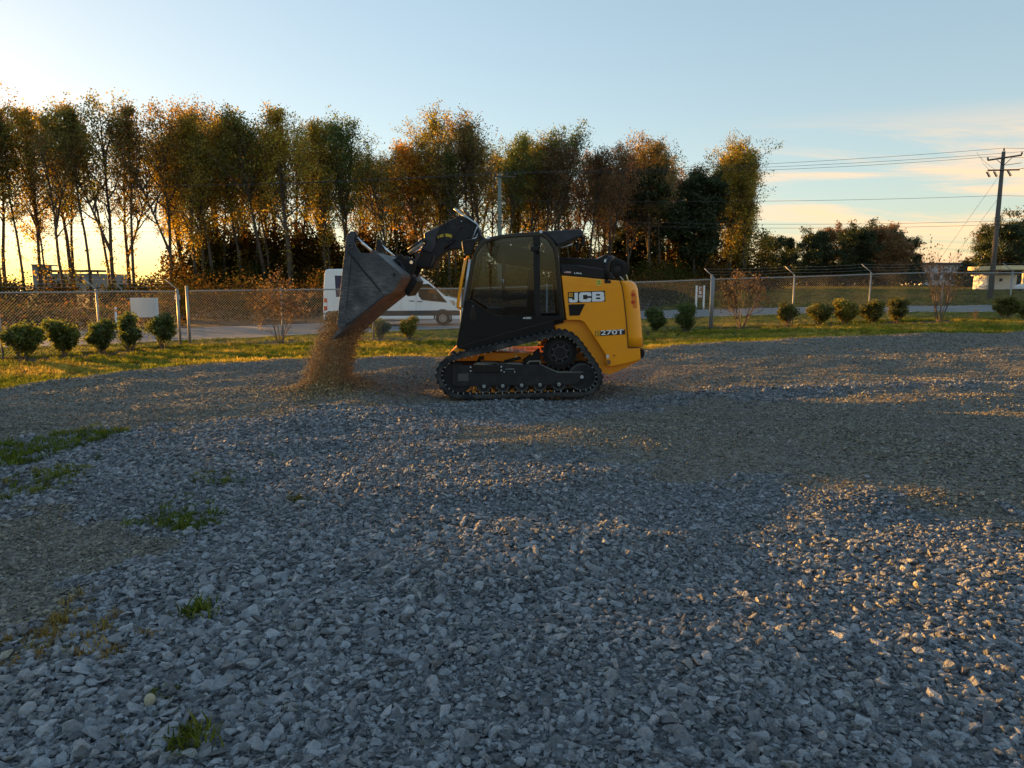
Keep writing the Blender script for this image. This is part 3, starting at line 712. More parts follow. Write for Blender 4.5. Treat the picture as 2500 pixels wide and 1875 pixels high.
mk = empty('marker_post', (x, y, z), 'short pale marker post between the fence and the road, left of the white board', 'post')
MB().tube([(x, y, z - .1), (x, y, hz)], .045, 8).build('shaft', M['sign_board'], mk); MB().tube([(x, y, hz - .18), (x, y, hz - .08)], .047, 8).build('reflector', M['amber_lens'], mk)
# two-post sign across the road
Y = 44.0; (xa, za), (xb, zb) = at(1702, 698, Y), at(1717, 727, Y); zg = float(zf(xa, Y))
sg = empty('yard_sign', ((xa + xb) / 2, Y, zg), 'brown sign with sideways white lettering on two white posts across the road', 'sign')
for x in (xa - .03, xb + .03): MB().box(x - .05, x + .05, Y - .05, Y + .05, zg - .1, za + .02).build('post', M['white'], sg, .006)
pn = MB().box(xa + .03, xb - .03, Y - .02, Y + .02, zb, za).build('panel', M['sign_brown'], sg, .004)
for (u0, u1, v0, v1) in [(.3, .42, .62, .95), (.55, .62, .78, .95), (.3, .7, .52, .57), (.3, .7, .42, .47), (.3, .7, .32, .37), (.5, .7, .37, .42), (.3, .5, .47, .52), (.15, .85, .14, .19), (.15, .85, .05, .10)]:
    x0, x1 = xa + .03 + (xb - xa - .06) * u0, xa + .03 + (xb - xa - .06) * u1
    MB().box(x0, x1, Y - .024, Y - .0205, zb + (za - zb) * v0, zb + (za - zb) * v1).build('lettering', M['decal_white'], pn)

# ------------------------------------------------------------------ plants
def leaf_quads(C, size, seed, up=.0, long=1.4):
    r = np.random.default_rng(seed); n = len(C); a = r.normal(0, 1, (n, 3)); a[:, 2] *= 1 - up; a /= np.linalg.norm(a, axis=1)[:, None]
    b = np.cross(a, r.normal(0, 1, (n, 3))); b /= np.linalg.norm(b, axis=1)[:, None]
    s = (np.asarray(size) * r.uniform(.6, 1.3, n))[:, None]
    V = np.stack([C - a * s * long * .5, C + b * s * .5, C + a * s * long * .5, C - b * s * .5], 1)
    return V.reshape(-1, 3), np.arange(4 * n), np.repeat(r.random(n), 4)
def tubes_np(paths, n=5):
    V, Q = [], []
    for P, rr in paths:
        P = np.asarray(P, float); T = np.gradient(P, axis=0); T /= np.linalg.norm(T, axis=1)[:, None] + 1e-9
        ref = np.array([.37, .81, .12]) if abs(T[0, 2]) > .6 else np.array([0, 0, 1.]); U = np.cross(T, ref); U /= np.linalg.norm(U, axis=1)[:, None] + 1e-9; W = np.cross(T, U)
        base = sum(len(v) for v in V); rg = np.asarray(rr)[:, None]
        an = [2 * math.pi * k / n for k in range(n)]
        ring = np.stack([P + rg * (math.cos(a) * U + math.sin(a) * W) for a in an], 1); V.append(ring.reshape(-1, 3))
        for i in range(len(P) - 1):
            for k in range(n): Q += [base + i * n + k, base + i * n + (k + 1) % n, base + (i + 1) * n + (k + 1) % n, base + (i + 1) * n + k]
    return np.concatenate(V), Q
def gen_tree(seed, H=19, start=.42, spread=3.0, elev=52, nprim=26, nleaf=9000, leaf=.17, sig=.34, rad=.19, lean=.03, fork=0, low=6, shape='oval', needle=False, trunk_mat='bark', nsec=6):
    r = np.random.default_rng(seed); paths, anchors, wts = [], [], []
    def trunk(p0, d0, L, r0, r1, k=11):
        P = [np.array(p0, float)]; d = np.array(d0, float)
        for i in range(k - 1):
            d = d + r.normal(0, .035, 3); d[2] = max(d[2], .85); d /= np.linalg.norm(d); P.append(P[-1] + d * L / (k - 1))
        P = np.array(P); t = np.linspace(0, 1, k); rr = r0 * (1 - t) ** .8 + r1; rr[0] *= 1.3; paths.append((P, rr)); return P
    ln = np.array([r.normal(0, lean), r.normal(0, lean), 1.0])
    stems = [(trunk((0, 0, -.2), ln, H, rad, .025), start)]
    for f in range(fork):
        P = stems[0][0]; i = int(r.integers(3, 6)); az = r.uniform(0, 6.28)
        stems.append((trunk(P[i], (.28 * math.cos(az), .28 * math.sin(az), 1), (H - P[i][2]) * r.uniform(.85, .98), rad * .62, .02, 8), .2))
    def along(P, t): 
        q = t * (len(P) - 1); i = min(int(q), len(P) - 2); return P[i] + (P[i + 1] - P[i]) * (q - i)
    for P, st in stems:
        np_ = int(nprim / len(stems) + 4); az = r.uniform(0, 6.28)
        for k in range(np_ + low):
            isl = k >= np_
            t = r.uniform(.12, st) if isl else st + (.985 - st) * ((k + r.random()) / np_) ** .9
            if t > .99: t = .99
            az += 2.4 + r.normal(0, .4); c = (t - st) / max(1 - st, .01)
            if shape == 'oval': prof = (.45 + 1.0 * math.sin(math.pi * min(1, max(0, c) ** .75 * .93 + .06))) * (1 - .35 * max(c, 0))
            elif shape == 'cone': prof = 1.35 * (1 - max(c, 0)) ** .8 + .12
            else: prof = .35 + 1.05 * math.sin(math.pi * (max(c, 0) * .86 + .10)) ** .7
            L = spread * prof * r.uniform(.65, 1.15) * (.35 if isl else 1)
            e = R(elev + r.normal(0, 9) + 18 * max(c, 0)); d = np.array([math.cos(az) * math.cos(e), math.sin(az) * math.cos(e), math.sin(e)])
            B = [along(P, t)]
            for s in range(5): d = d + np.array([0, 0, .07]) + r.normal(0, .10, 3); d /= np.linalg.norm(d); B.append(B[-1] + d * L / 5)
            B = np.array(B); r0 = .075 * rad / .19 * (L / spread) ** .6 * (1.25 - .6 * max(c, 0)); paths.append((B, np.linspace(max(r0, .014), .007, 6)))
            for s in range(nsec if not isl else 2):
                q = r.uniform(.25, 1); b0 = along(B, q); dd = d * .6 + r.normal(0, .55, 3); dd /= np.linalg.norm(dd); l2 = L * r.uniform(.22, .45)
                S = np.array([b0, b0 + dd * l2 * .5, b0 + dd * l2 + np.array([0, 0, .05 * l2])]); paths.append((S, [.011, .008, .004]))
                for q2 in (.45, .8, 1.0): anchors.append(along(S, q2)); wts.append(.25 if isl else 1.0)
            anchors.append(B[-1]); wts.append(.3 if isl else 1.3)
    A = np.array(anchors); w = np.array(wts) * r.uniform(.35, 1.6, len(wts)); w /= w.sum()
    C = A[r.choice(len(A), nleaf, p=w)] + r.normal(0, sig, (nleaf, 3)) * np.array([1, 1, .8])
    V, Q = tubes_np(paths, 5); tm = np_mesh('trunk', V, 4, Q, smooth=True); tm.materials.append(M[trunk_mat])
    LV, LQ, LR = leaf_quads(C, leaf, seed + 1, long=2.4 if needle else 1.35); cm = np_mesh('crown', LV, 4, LQ, {'rnd': LR}); cm.materials.append(M['needle'] if needle else M['leaf'])
    return tm, cm, H
KIND = {}
for k in range(5): KIND['tall%d' % k] = gen_tree(200 + k, 19, [.46, .42, .50, .40, .44][k], [4.3, 4.8, 3.9, 4.5, 5.0][k], 48, 30, [7200, 8000, 6200, 7600, 8800][k], .15, .30, .19, fork=[0, 1, 0, 1, 2][k], low=9, nsec=9)
for k in range(3): KIND['gold%d' % k] = gen_tree(230 + k, 18, [.34, .30, .38][k], 3.8, 50, 32, 9000, .15, .30, .17, low=10, nsec=9)
for k in range(3): KIND['slim%d' % k] = gen_tree(220 + k, 19, [.50, .44, .55][k], 2.3, 60, 22, [3600, 4200, 3000][k], .15, .26, .125, low=10, lean=.04, nsec=7)
KIND['willow'] = gen_tree(240, 17, .16, 3.6, 58, 40, 20000, .19, .42, .2, fork=2, low=6)
for k in range(2): KIND['bare%d' % k] = gen_tree(250 + k, 18, .35, 2.2, 60, 30, 1500, .15, .3, .14, low=6, trunk_mat='bark_pale', nsec=9)
for k in range(3): KIND['pine%d' % k] = gen_tree(260 + k, 15, [.30, .22, .35][k], [3.0, 2.7, 3.2][k], 12, 34, 17000, .16, .33, .2, lean=.02, low=2, shape='round', needle=True)
for k in range(2): KIND['low%d' % k] = gen_tree(280 + k, 11, .08, 3.4, 14, 44, 20000, .16, .36, .2, lean=.02, low=0, shape='round', needle=True)
KIND['cone0'] = gen_tree(270, 13, .12, 2.9, 8, 42, 19000, .16, .30, .18, lean=.01, low=0, shape='cone', needle=True)
def put_tree(kind, x, y, h, color, label, cat='tree', group=None, name='tall_tree', rz=None, z=None):
    tm, cm, H0 = KIND[kind]; s = h / H0; z = float(zf(x, y)) if z is None else z
    root = empty(name, (x, y, z), label, cat, group); rz = random.uniform(0, 6.28) if rz is None else rz; wd = random.uniform(.9, 1.12)
    for nm, me in (('trunk', tm), ('crown', cm)):
        o = bpy.data.objects.new(nm, me); col.objects.link(o); o.parent = root; o.rotation_euler = (0, 0, rz); o.scale = (s * wd, s * wd, s); o.color = (*color, 1)
    return root
SKX = np.array([-400, 0, 60, 100, 150, 200, 300, 350, 392, 440, 480, 540, 600, 660, 700, 740, 800, 825, 870, 930, 970, 1050, 1110, 1160, 1200, 1225, 1290, 1350, 1400, 1450, 1480, 1530, 1560, 1610, 1640, 1652]) * 1.13
SKY = np.array([215, 205, 250, 245, 250, 225, 200, 230, 292, 230, 215, 262, 255, 255, 280, 280, 310, 338, 340, 320, 285, 275, 290, 300, 320, 325, 350, 340, 330, 345, 380, 372, 350, 362, 420, 480]) * 1.13
BELT = [(-100, 52), (-50, 60.5), (-30, 66), (-8, 74), (10, 80), (30, 93)]
BXs, BYs = [b[0] for b in BELT], [b[1] for b in BELT]
LAND = [(70, 'at the far left edge of the wood'), (200, 'behind the left fence, second clump from the photo edge'), (330, 'left of the white board'), (460, 'above the white board on the fence'), (600, 'right of the tall corner fence posts'),
        (720, 'behind the brown bare shrub beside the fence corner'), (830, 'behind the rear of the white van'), (960, 'behind the loader bucket'), (1080, 'behind the loader boom'), (1180, 'just left of the mid wooden pole'),
        (1290, 'behind the cab, right of the mid pole'), (1420, 'behind the cab roof visor'), (1540, 'behind the rear deck of the loader'), (1650, 'right of the loader, above the dark shrubs'), (1760, 'behind the two-post sign'), (1900, 'at the right end of the wood')]
def land(px):
    for l, t in LAND:
        if px < l: return t
    return 'at the right end of the wood'
PAL0 = {'olive': (.115, .105, .022), 'gold': (.205, .150, .022), 'brown': (.115, .085, .026), 'green': (.060, .080, .020), 'orange': (.31, .162, .02), 'rust': (.12, .070, .030), 'dark': (.030, .044, .016), 'pale': (.19, .15, .06), 'pink': (.28, .12, .07)}
PAL = {k: tuple(min(.8, q * (1.4 if k == 'dark' else 2.2)) for q in v) for k, v in PAL0.items()}
WORD = {'olive': 'olive-leaved', 'gold': 'golden-leaved', 'brown': 'brown-leaved', 'green': 'green-leaved', 'orange': 'orange-leaved', 'rust': 'rust-leaved', 'dark': 'dark green', 'pale': 'pale yellow thin-leaved', 'pink': 'pinkish thin-leaved'}
def pal_at(px, r):
    q = r.random()
    if px < 420: t = [('brown', .34), ('olive', .66), ('gold', .84), ('green', 1)]
    elif px < 800: t = [('gold', .30), ('brown', .58), ('olive', .9), ('green', 1)]
    elif px < 960: t = [('green', .35), ('olive', .6), ('brown', .85), ('gold', 1)]
    elif px < 1060: t = [('orange', .35), ('brown', .6), ('pale', .8), ('gold', 1)]
    elif px < 1300: t = [('olive', .42), ('green', .68), ('brown', .85), ('gold', 1)]
    elif px < 1480: t = [('olive', .3), ('gold', .42), ('green', .7), ('rust', 1)]
    elif px < 1700: t = [('rust', .35), ('dark', .65), ('brown', .85), ('pink', 1)]
    else: t = [('gold', .35), ('olive', .8), ('orange', 1)]
    for k, v in t:
        if q <= v: return k
tr = np.random.default_rng(77)
def add_belt(off, step, hmul, p_lo=-110, p_hi=1850, thin=None, slim=False):
    u = -92 + tr.uniform(0, step)
    while u < 30 + off * .3:
        x = u + tr.normal(0, step * .16); y = float(np.interp(x, BXs, BYs)) + off + tr.normal(0, 1.2); px = 1250 + FPX * x / (y * .99)
        u += step * tr.uniform(.75, 1.3)
        if px < p_lo or px > p_hi: continue
        if thin and tr.random() < thin(px): continue
        sk = float(np.interp(px, SKX, SKY)); h = ((695 - sk) * y / FPX + CAM_H + .3) * hmul * tr.uniform(.82, 1.02)
        pal = pal_at(px, tr)
        if off > 3 and pal in ('pale', 'pink'): pal = 'brown'
        if pal in ('gold', 'orange'): kd = 'gold%d' % tr.integers(0, 3)
        elif pal in ('pale', 'pink'): kd = 'bare%d' % tr.integers(0, 2)
        elif pal == 'dark': kd = 'pine%d' % tr.integers(0, 3)
        else: kd = 'tall%d' % tr.integers(0, 5)
        if slim: kd = 'slim%d' % tr.integers(0, 3)
        c = tuple(np.array(PAL[pal]) * tr.uniform(.85, 1.15))
        row = 'slender' if slim else 'tall' if off < 5 else ('slightly shorter' if off < 12 else 'half-hidden')
        lab = '%s %s %s %s' % (row, WORD[pal], 'pine' if kd.startswith('pine') else 'tree', land(px)) if px > 0 else 'tall tree of the wood left of the photo'
        put_tree(kd, x, y, h, c, lab, group=lab)
add_belt(0, 2.3, 1.0, thin=lambda p: .05 if p < 450 else .0)
add_belt(3, 3.4, .95, p_hi=520)
add_belt(1.5, 2.4, .96, p_hi=1560, slim=True)
add_belt(6, 2.7, .92, thin=lambda p: .55 if p < 420 else (.15 if p < 640 else 0))
add_belt(13, 4.0, .86, p_lo=480, thin=lambda p: .3 if p < 700 else 0)
for i in range(7):       # unseen thick evergreens added outside the left edge to shade most of the yard
    x = -66.2 - 3.6 * i; y = float(np.interp(x, BXs, BYs)) - 1 + (i % 2)
    put_tree('cone0', x, y, 9.5 + (i % 3), PAL['dark'], 'thick evergreen of the unseen row added to shade the yard, left of the photo', group='added evergreens left of the photo', name='far_pine')
# named trees
def tree_px(kind, px, top, y, pal, label, name='tall_tree', mul=1.0):
    x = (px - 1250) / FPX * y * .985; z = float(zf(x, y)); h = at(px, top, y)[1] - z
    return put_tree(kind, x, y, h * mul, PAL[pal], label, name=name)
tree_px('willow', 1772, 390, 92, 'gold', 'big feathery gold and green tree at the right end of the wood')
tree_px('willow', 1822, 470, 94, 'olive', 'lower olive bushy tree leaning out at the right end of the wood')
tree_px('gold1', 1018, 382, 76, 'orange', 'bright orange tree standing out behind the boom, left of the mid pole')
tree_px('tall3', 835, 315, 73, 'green', 'dark green round-topped tree above the van rear')
tree_px('tall4', 1090, 315, 78, 'olive', 'broad olive dome-topped tree left of the mid wooden pole')
tree_px('bare0', 938, 350, 78, 'pale', 'thin leafless grey tree in the notch of the skyline above the bucket')
tree_px('bare1', 1535, 383, 88, 'pink', 'pinkish thin tree poking above dark trees behind the loader rear')
tree_px('bare0', 1590, 370, 90, 'pale', 'tall pale-stemmed leafless tree right of the pinkish tree')
tree_px('bare1', 1625, 378, 91, 'pale', 'twin pale leafless tree nearest the golden end tree')
tree_px('pine1', 1690, 440, 88, 'dark', 'dark rounded evergreen left of the golden end tree')
tree_px('pine2', 1592, 430, 86, 'dark', 'broad dark evergreen below the pale leafless trees')
# far pines beyond the right-hand lawn
for i, (px, top, kd, pal, nm) in enumerate([(1880, 590, 'low0', 'dark', 'first small pine beside the wood end'), (1925, 582, 'cone0', 'dark', 'small pointed pine just right of the wood'), (1975, 576, 'low1', 'dark', 'pine above the fence post left of the shrub row'), (2003, 566, 'cone0', 'dark', 'pointed pine third in the far pine row'),
      (2038, 572, 'low0', 'rust', 'rusty-topped tree in the far pine row'), (2075, 566, 'low1', 'dark', 'rounded pine at the middle of the far pine row'), (2105, 572, 'cone0', 'dark', 'pine behind the arm of the fence post in the shrub row'), (2140, 566, 'low0', 'dark', 'tall round pine right of the fence post in the shrub row'),
      (2170, 568, 'low1', 'rust', 'broad reddish-topped tree near the end of the far row'), (2200, 590, 'low0', 'dark', 'pine sloping down at the end of the far row'), (2235, 622, 'cone0', 'dark', 'last low pine of the far row, beside the bare shrub'),
      (2395, 575, 'gold2', 'orange', 'small orange tree left of the right wooden pole'), (2375, 640, 'low1', 'dark', 'low dark tree below the orange one'), (2440, 560, 'low0', 'dark', 'dark tree right behind the wooden pole'), (2480, 540, 'low1', 'dark', 'big dark tree at the right edge of the photo'), (2540, 545, 'low0', 'dark', 'dark tree just outside the right edge')]):
    y = 118 + 4 * math.sin(i * 2.1) if px < 2300 else 98 + 4 * math.sin(i * 2.3)
    tree_px(kd, px, top, y, pal, nm, 'far_pine' if kd[:3] in ('pin', 'con', 'low') else 'small_tree')

# understorey along the edge of the wood: one tangled mass of leaves
def undergrowth():
    r = np.random.default_rng(88); C, T, S = [], [], []
    def blob(x, y, rx, ry, h, n, t, sz=.17):
        q = r.normal(0, 1, (n, 3)); q /= np.linalg.norm(q, axis=1)[:, None]; q *= r.uniform(.25, 1.0, n)[:, None] ** .5
        c = np.stack([x + q[:, 0] * rx, y + q[:, 1] * ry, float(zf(x, y)) + h * (.48 + .5 * q[:, 2])], -1)
        c += .25 * r.normal(0, 1, c.shape); C.append(c); T.append(np.clip(t + r.normal(0, .15, n), 0, 1)); S.append(np.full(n, sz))
    u = -96.0
    while u < 34:
        px = 1250 + FPX * u / (np.interp(u, BXs, BYs))
        y0 = float(np.interp(u, BXs, BYs))
        sparse = px < 420
        for k in range(3 if sparse else (9 if px < 950 else 6)):
            off = r.uniform(-3.5, 1.0) if k < 3 else r.uniform(2, 13)
            h = r.uniform(1.4, 3.0) if sparse else (r.uniform(1.8, 4.2) if k < 3 else r.uniform(4, 9))
            blob(u + r.normal(0, 1), y0 + off, r.uniform(.9, 1.9), r.uniform(.8, 1.4), h, int(170 * h), r.random(), .17 if k < 3 else .22)
        u += 1.9
    for i in range(0, len(RP)):                     # brambles along the far verge of the road
        x, y = RP[i]
        if x < -40 or x > 13: continue
        for k in range(3):
            o = HALF + r.uniform(3.0, 13); q = RP[i] + RN[i] * o + r.normal(0, .6, 2); h = r.uniform(1.0, 2.2) * (1.0 + .05 * (o - HALF)) * (1 if x > -13 else .5)
            blob(q[0], q[1], r.uniform(.8, 1.6), r.uniform(.7, 1.2), h, int(150 * h), r.random(), .12)
    for px in np.arange(1870, 2560, 9):            # scrub at the foot of the far pines
        y = (121 if px < 2300 else 101) + r.normal(0, 2); x = (px - 1250) / FPX * y * .985
        if 2255 < px < 2345: continue
        h = r.uniform(2.0, 4.2); blob(x, y, r.uniform(1.2, 2.2), 1.2, h, int(110 * h), r.uniform(0, .35), .26)
    C = np.concatenate(C); T = np.concatenate(T); V, Q, _ = leaf_quads(C, np.concatenate(S), 5)
    me = np_mesh('undergrowth', V, 4, Q, {'rnd': np.repeat(T, 4)}); return me
def under_mat():
    m, n, l, p = nodes('undergrowth_leaf'); n.remove(p); out = n['Material Output']; a = n.new('ShaderNodeAttribute'); a.attribute_name = 'rnd'
    cr = n.new('ShaderNodeValToRGB'); el = cr.color_ramp.elements; st = [(0, (.032, .040, .011)), (.3, (.065, .070, .016)), (.55, (.085, .055, .018)), (.8, (.055, .034, .015)), (1, (.20, .105, .02))]
    while len(el) < len(st): el.new(.5)
    for e, (q, c) in zip(el, st): e.position = q; e.color = (*c, 1)
    l.new(a.outputs['Fac'], cr.inputs[0]); df = n.new('ShaderNodeBsdfDiffuse'); tl = n.new('ShaderNodeBsdfTranslucent'); mx = n.new('ShaderNodeMixShader'); mx.inputs[0].default_value = .45
    l.new(cr.outputs[0], df.inputs[0]); l.new(cr.outputs[0], tl.inputs[0]); l.new(df.outputs[0], mx.inputs[1]); l.new(tl.outputs[0], mx.inputs[2]); l.new(mx.outputs[0], out.inputs[0]); return m
tag(link('undergrowth', undergrowth(), None, under_mat()), 'tangled brown and olive undergrowth along the edge of the wood', 'undergrowth', kind='stuff')

# clipped shrubs
def gen_shrub(seed, n=4600, leaf=.048):
    r = np.random.default_rng(seed); paths = []
    for k in range(11):
        az = r.uniform(0, 6.28); t = r.uniform(.1, .36); P = [np.array([r.normal(0, .03), r.normal(0, .03), -.03])]; d = np.array([math.cos(az) * t, math.sin(az) * t, .6]); d /= np.linalg.norm(d)
        for s in range(4): d = d + r.normal(0, .12, 3); d /= np.linalg.norm(d); P.append(P[-1] + d * r.uniform(.13, .2))
        paths.append((np.array(P), np.linspace(.014, .004, 5)))
    ctr = r.normal(0, 1, (26, 3)); ctr /= np.linalg.norm(ctr, axis=1)[:, None]; ctr *= .36 * r.uniform(.35, 1, (26, 1))
    C = ctr[r.integers(0, 26, n)] + r.normal(0, .075, (n, 3)); rad = np.linalg.norm(C, axis=1); C *= np.minimum(1, .46 / np.maximum(rad, 1e-3))[:, None] ** .8
    C = C * np.array([1, .9, .98]) + np.array([0, 0, .54])
    taper = .58 + .42 * np.clip((C[:, 2] - .10) / .38, 0, 1); C[:, 0] *= taper; C[:, 1] *= taper
    V, Q = tubes_np(paths, 5); tm = np_mesh('stems', V, 4, Q, smooth=True); tm.materials.append(M['twig'])
    LV, LQ, LR = leaf_quads(C, leaf, seed); cm = np_mesh('foliage', LV, 4, LQ, {'rnd': LR}); cm.materials.append(M['leaf']); return tm, cm
SHK = [gen_shrub(300 + k) for k in range(5)]
SC = {'g': (.15, .175, .034), 'd': (.12, .155, .038), 'o': (.18, .178, .040), 'y': (.30, .26, .045)}
for i, (x, y, z, h, w, ck, lab) in enumerate(SHRUBS):
    root = empty('round_shrub', (x, y, z), lab, 'shrub', 'shrubs planted along the fence')
    for nm, me in zip(('stems', 'foliage'), SHK[i % 5]):
        o = bpy.data.objects.new(nm, me); col.objects.link(o); o.parent = root; o.rotation_euler = (0, 0, i * 1.7); o.scale = (w * random.uniform(1.14, 1.34), w * 1.2, h * random.uniform(.97, 1.08)); o.color = (*SC[ck], 1)
def gen_bare(seed, nleaf):
    r = np.random.default_rng(seed); paths, A = [], []
    def grow(p, d, L, rd, lev):
        P = [p]; k = 5
        for s in range(k): d = d + r.normal(0, .09, 3) + np.array([0, 0, .03]); d = d / np.linalg.norm(d); P.append(P[-1] + d * L / k)
        P = np.array(P); paths.append((P, np.linspace(rd, rd * .5, k + 1)))
        if lev >= 3 or L < .06: A.append(P[-1]); A.append(P[3]); return
        for s in range(4 if lev == 0 else 3):
            i = int(r.integers(2, k + 1)); dd = d + r.normal(0, .38, 3); dd[2] = abs(dd[2]) * .9 + .15; dd /= np.linalg.norm(dd); grow(P[i], dd, L * r.uniform(.45, .7), rd * .5, lev + 1)
        A.append(P[-1])
    for s in range(9):
        az = s * .7 + r.normal(0, .3); t = r.uniform(.15, .62); d = np.array([math.cos(az) * t, math.sin(az) * t, 1.]); d /= np.linalg.norm(d); grow(np.array([.02 * math.cos(az), .02 * math.sin(az), -.02]), d, r.uniform(.42, .6), .0075, 0)
    A = np.array(A); C = A[r.integers(0, len(A), nleaf)] + r.normal(0, .03, (nleaf, 3))
    V, Q = tubes_np(paths, 4); tm = np_mesh('stems', V, 4, Q, smooth=True); tm.materials.append(M['twig'])
    LV, LQ, LR = leaf_quads(C, .022, seed); cm = np_mesh('foliage', LV, 4, LQ, {'rnd': LR}); cm.materials.append(M['leaf']); return tm, cm, V[:, 2].max(), np.abs(V[:, 0]).max() * 2
for i, (x, y, z, h, w, lf, lab) in enumerate(BARES):
    tm, cm, hh, ww = gen_bare(330 + i, int(1700 * lf)); root = empty('multi_stem_shrub', (x, y, z), lab, 'shrub', 'bare shrubs along the fence')
    for nm, me in (('stems', tm), ('foliage', cm)):
        o = bpy.data.objects.new(nm, me); col.objects.link(o); o.parent = root; o.scale = (w / ww * 1.1, w / ww * 1.1, h / hh); o.color = (.115, .075, .040, 1)
# a small weed by the right fence and a brown clump
x, y, z = ghit(2380, 785); tm, cm, hh, ww = gen_bare(340, 500); root = empty('weed', (x, y, z), 'thin brown weed standing between the tall bare shrub and the last shrubs', 'weed')
for nm, me in (('stems', tm), ('foliage', cm)):
    o = bpy.data.objects.new(nm, me); col.objects.link(o); o.parent = root; o.scale = (.5 / ww, .5 / ww, .6 / hh); o.color = (.12, .08, .035, 1)

# trees that would share a label are told apart by their order in the photo
_by = {}
for o in list(col.objects):
    if o.get('category') == 'tree' and 'group' in o.keys() and not o['group'].endswith(('the photo', 'cab glass')): _by.setdefault(o['label'], []).append(o)
_ord = ['', '', 'second from the left', 'third from the left', 'fourth from the left', 'fifth from the left']
for lab, L in _by.items():
    if len(L) < 2:
        del L[0]['group']; continue
    L.sort(key=lambda o: o.location.x / o.location.y); n_ = len(L); word = {2: 'two', 3: 'three', 4: 'four', 5: 'five', 6: 'six'}.get(n_, 'several')
    for i, o in enumerate(L):
        if n_ == 2: pre = ('left', 'right')[i] + '-hand one of two:'
        else: pre = ('leftmost' if i == 0 else 'rightmost' if i == n_ - 1 else 'middle' if n_ == 3 else _ord[i + 1]) + ' of %s:' % word
        o['label'] = pre + ' ' + lab; o['group'] = lab

# ------------------------------------------------------------------ power poles and lines
px_, py_, pz_ = ghit(2417, 731)
def on_pole(py, dx=0): return at(2417 + (731 - py) * .094 + dx, py, py_)
rp = empty('utility_pole', (px_, py_, pz_), 'dark wooden utility pole with two crossarms at the right of the photo', 'utility pole')
ztop = on_pole(370)[1]
MB().tube([(px_, py_, pz_ - .5), (px_, py_, pz_ + 4), (px_, py_, ztop)], [.20, .175, .12], 12).build('shaft', M['pole'], rp)
def arm(z, half, tilt=.0, yoff=-.16, dirv=(.94, -.34)):
    a = (px_ - dirv[0] * half, py_ + yoff - dirv[1] * half, z - tilt); b = (px_ + dirv[0] * half, py_ + yoff + dirv[1] * half, z + tilt); return a, b
z1, z2 = on_pole(386)[1], on_pole(416)[1]
a1, b1 = arm(z1, 1.05, .12); a2, b2 = arm(z2, 1.0, -.03)
c1 = MB().tube([a1, b1], .065, 4).build('crossarm', M['pole'], rp); c2 = MB().tube([a2, b2], .06, 4).build('crossarm', M['pole'], rp)
for t in (-.5, .5): MB().tube([(px_ + .94 * t, py_ - .16 - .34 * t, z1 + t * .11 - .03), (px_, py_ - .14, z1 - .55)], .025, 4).build('brace', M['pole'], c1)
TOPS = []
for (x, y, z) in (a1, b1, (px_, py_ - .02, ztop)):
    MB().tube([(x, y, z + .03), (x, y, z + .10), (x, y, z + .16), (x, y, z + .24)], [.03, .065, .05, .03], 8).build('insulator', M['grey_plastic'], c1); TOPS.append((x, y, z + .24))
for t in (-1.0, -.55, .32):
    x, y, z = px_ + .94 * t, py_ - .2 - .34 * t, z2 - .08
    MB().tube([(x - .10, y, z), (x + .14, y - .02, z - .38)], .05, 8).build('fuse_cutout', M['grey_plastic'], c2); MB().tube([(x - .03, y - .06, z), (x + .2, y - .06, z - .34)], .018, 6).build('fuse_tube', M['dark_trim'], c2)
MB().tube([(px_ + .1, py_ - .15, z2 + .35), (px_ + 1.1, py_ - .4, z2 + .47)], .022, 5).build('standoff', M['dark_trim'], rp)
MB().tube([(px_ + .9, py_ - .4, z2 + .02), (px_ + 1.75, py_ - .6, z2 + .16)], .022, 5).build('standoff', M['dark_trim'], rp)
for i in range(2):      # slack jumpers from the line down to the cutouts
    P0 = Vector((TOPS[0][0] - .5 - .35 * i, TOPS[0][1], TOPS[0][2] + (.0, .35)[i])); P1 = Vector((px_ + .94 * (-1.0, -.55)[i], py_ - .2, z2 - .05)); Pm = (P0 + P1) / 2 + Vector((-.18, 0, 0))
    MB().tube([P0, P0 * .6 + Pm * .4 + Vector((-.08, 0, 0)), Pm, Pm * .4 + P1 * .6 + Vector((-.05, 0, 0)), P1], .010, 4, False).build('jumper_wire', M['wire'], rp)
for (py0, gx, lab) in ((421, 2378, 'long'), (480, 2392, 'short')):
    x0, z0 = on_pole(py0); gxx, gyy, gzz = ghit(gx, 716)
    MB().tube([(px_, py_, z0), (px_ - 3.2 if lab == 'long' else px_ - 2.3, py_ + 4.5, pz_ + .3)], .012, 4).build('guy_wire', M['wire'], rp)
ym = 52.0; xm = at(1220, 560, ym)[0]; zm = float(zf(xm, ym)); zmt = at(1220, 424, ym)[1]
mp = empty('utility_pole', (xm, ym, zm), 'pale greenish wooden utility pole standing behind the loader cab', 'utility pole')
MB().tube([(xm, ym, zm - .5), (xm, ym, zm + 4), (xm, ym, zmt)], [.19, .165, .125], 12).build('shaft', M['pole_green'], mp)
zc_ = at(1220, 431, ym)[1]; ca = MB().tube([(xm - .35, ym - .15, zc_), (xm + 1.15, ym - .15, zc_ - .05)], .05, 4).build('crossarm', M['pole'], mp)
MTOP = []
for dx in (-.3, .55, 1.1):
    MB().tube([(xm + dx, ym - .15, zc_ + .04), (xm + dx, ym - .15, zc_ + .12), (xm + dx, ym - .15, zc_ + .24)], [.03, .06, .03], 8).build('insulator', M['grey_plastic'], ca); MTOP.append((xm + dx, ym - .15, zc_ + .24))
MB().tube([(xm - .35, ym - .2, zc_ - .05), (xm - .45, ym - .2, zc_ - .4)], .05, 6).build('fuse_cutout', M['grey_plastic'], ca)
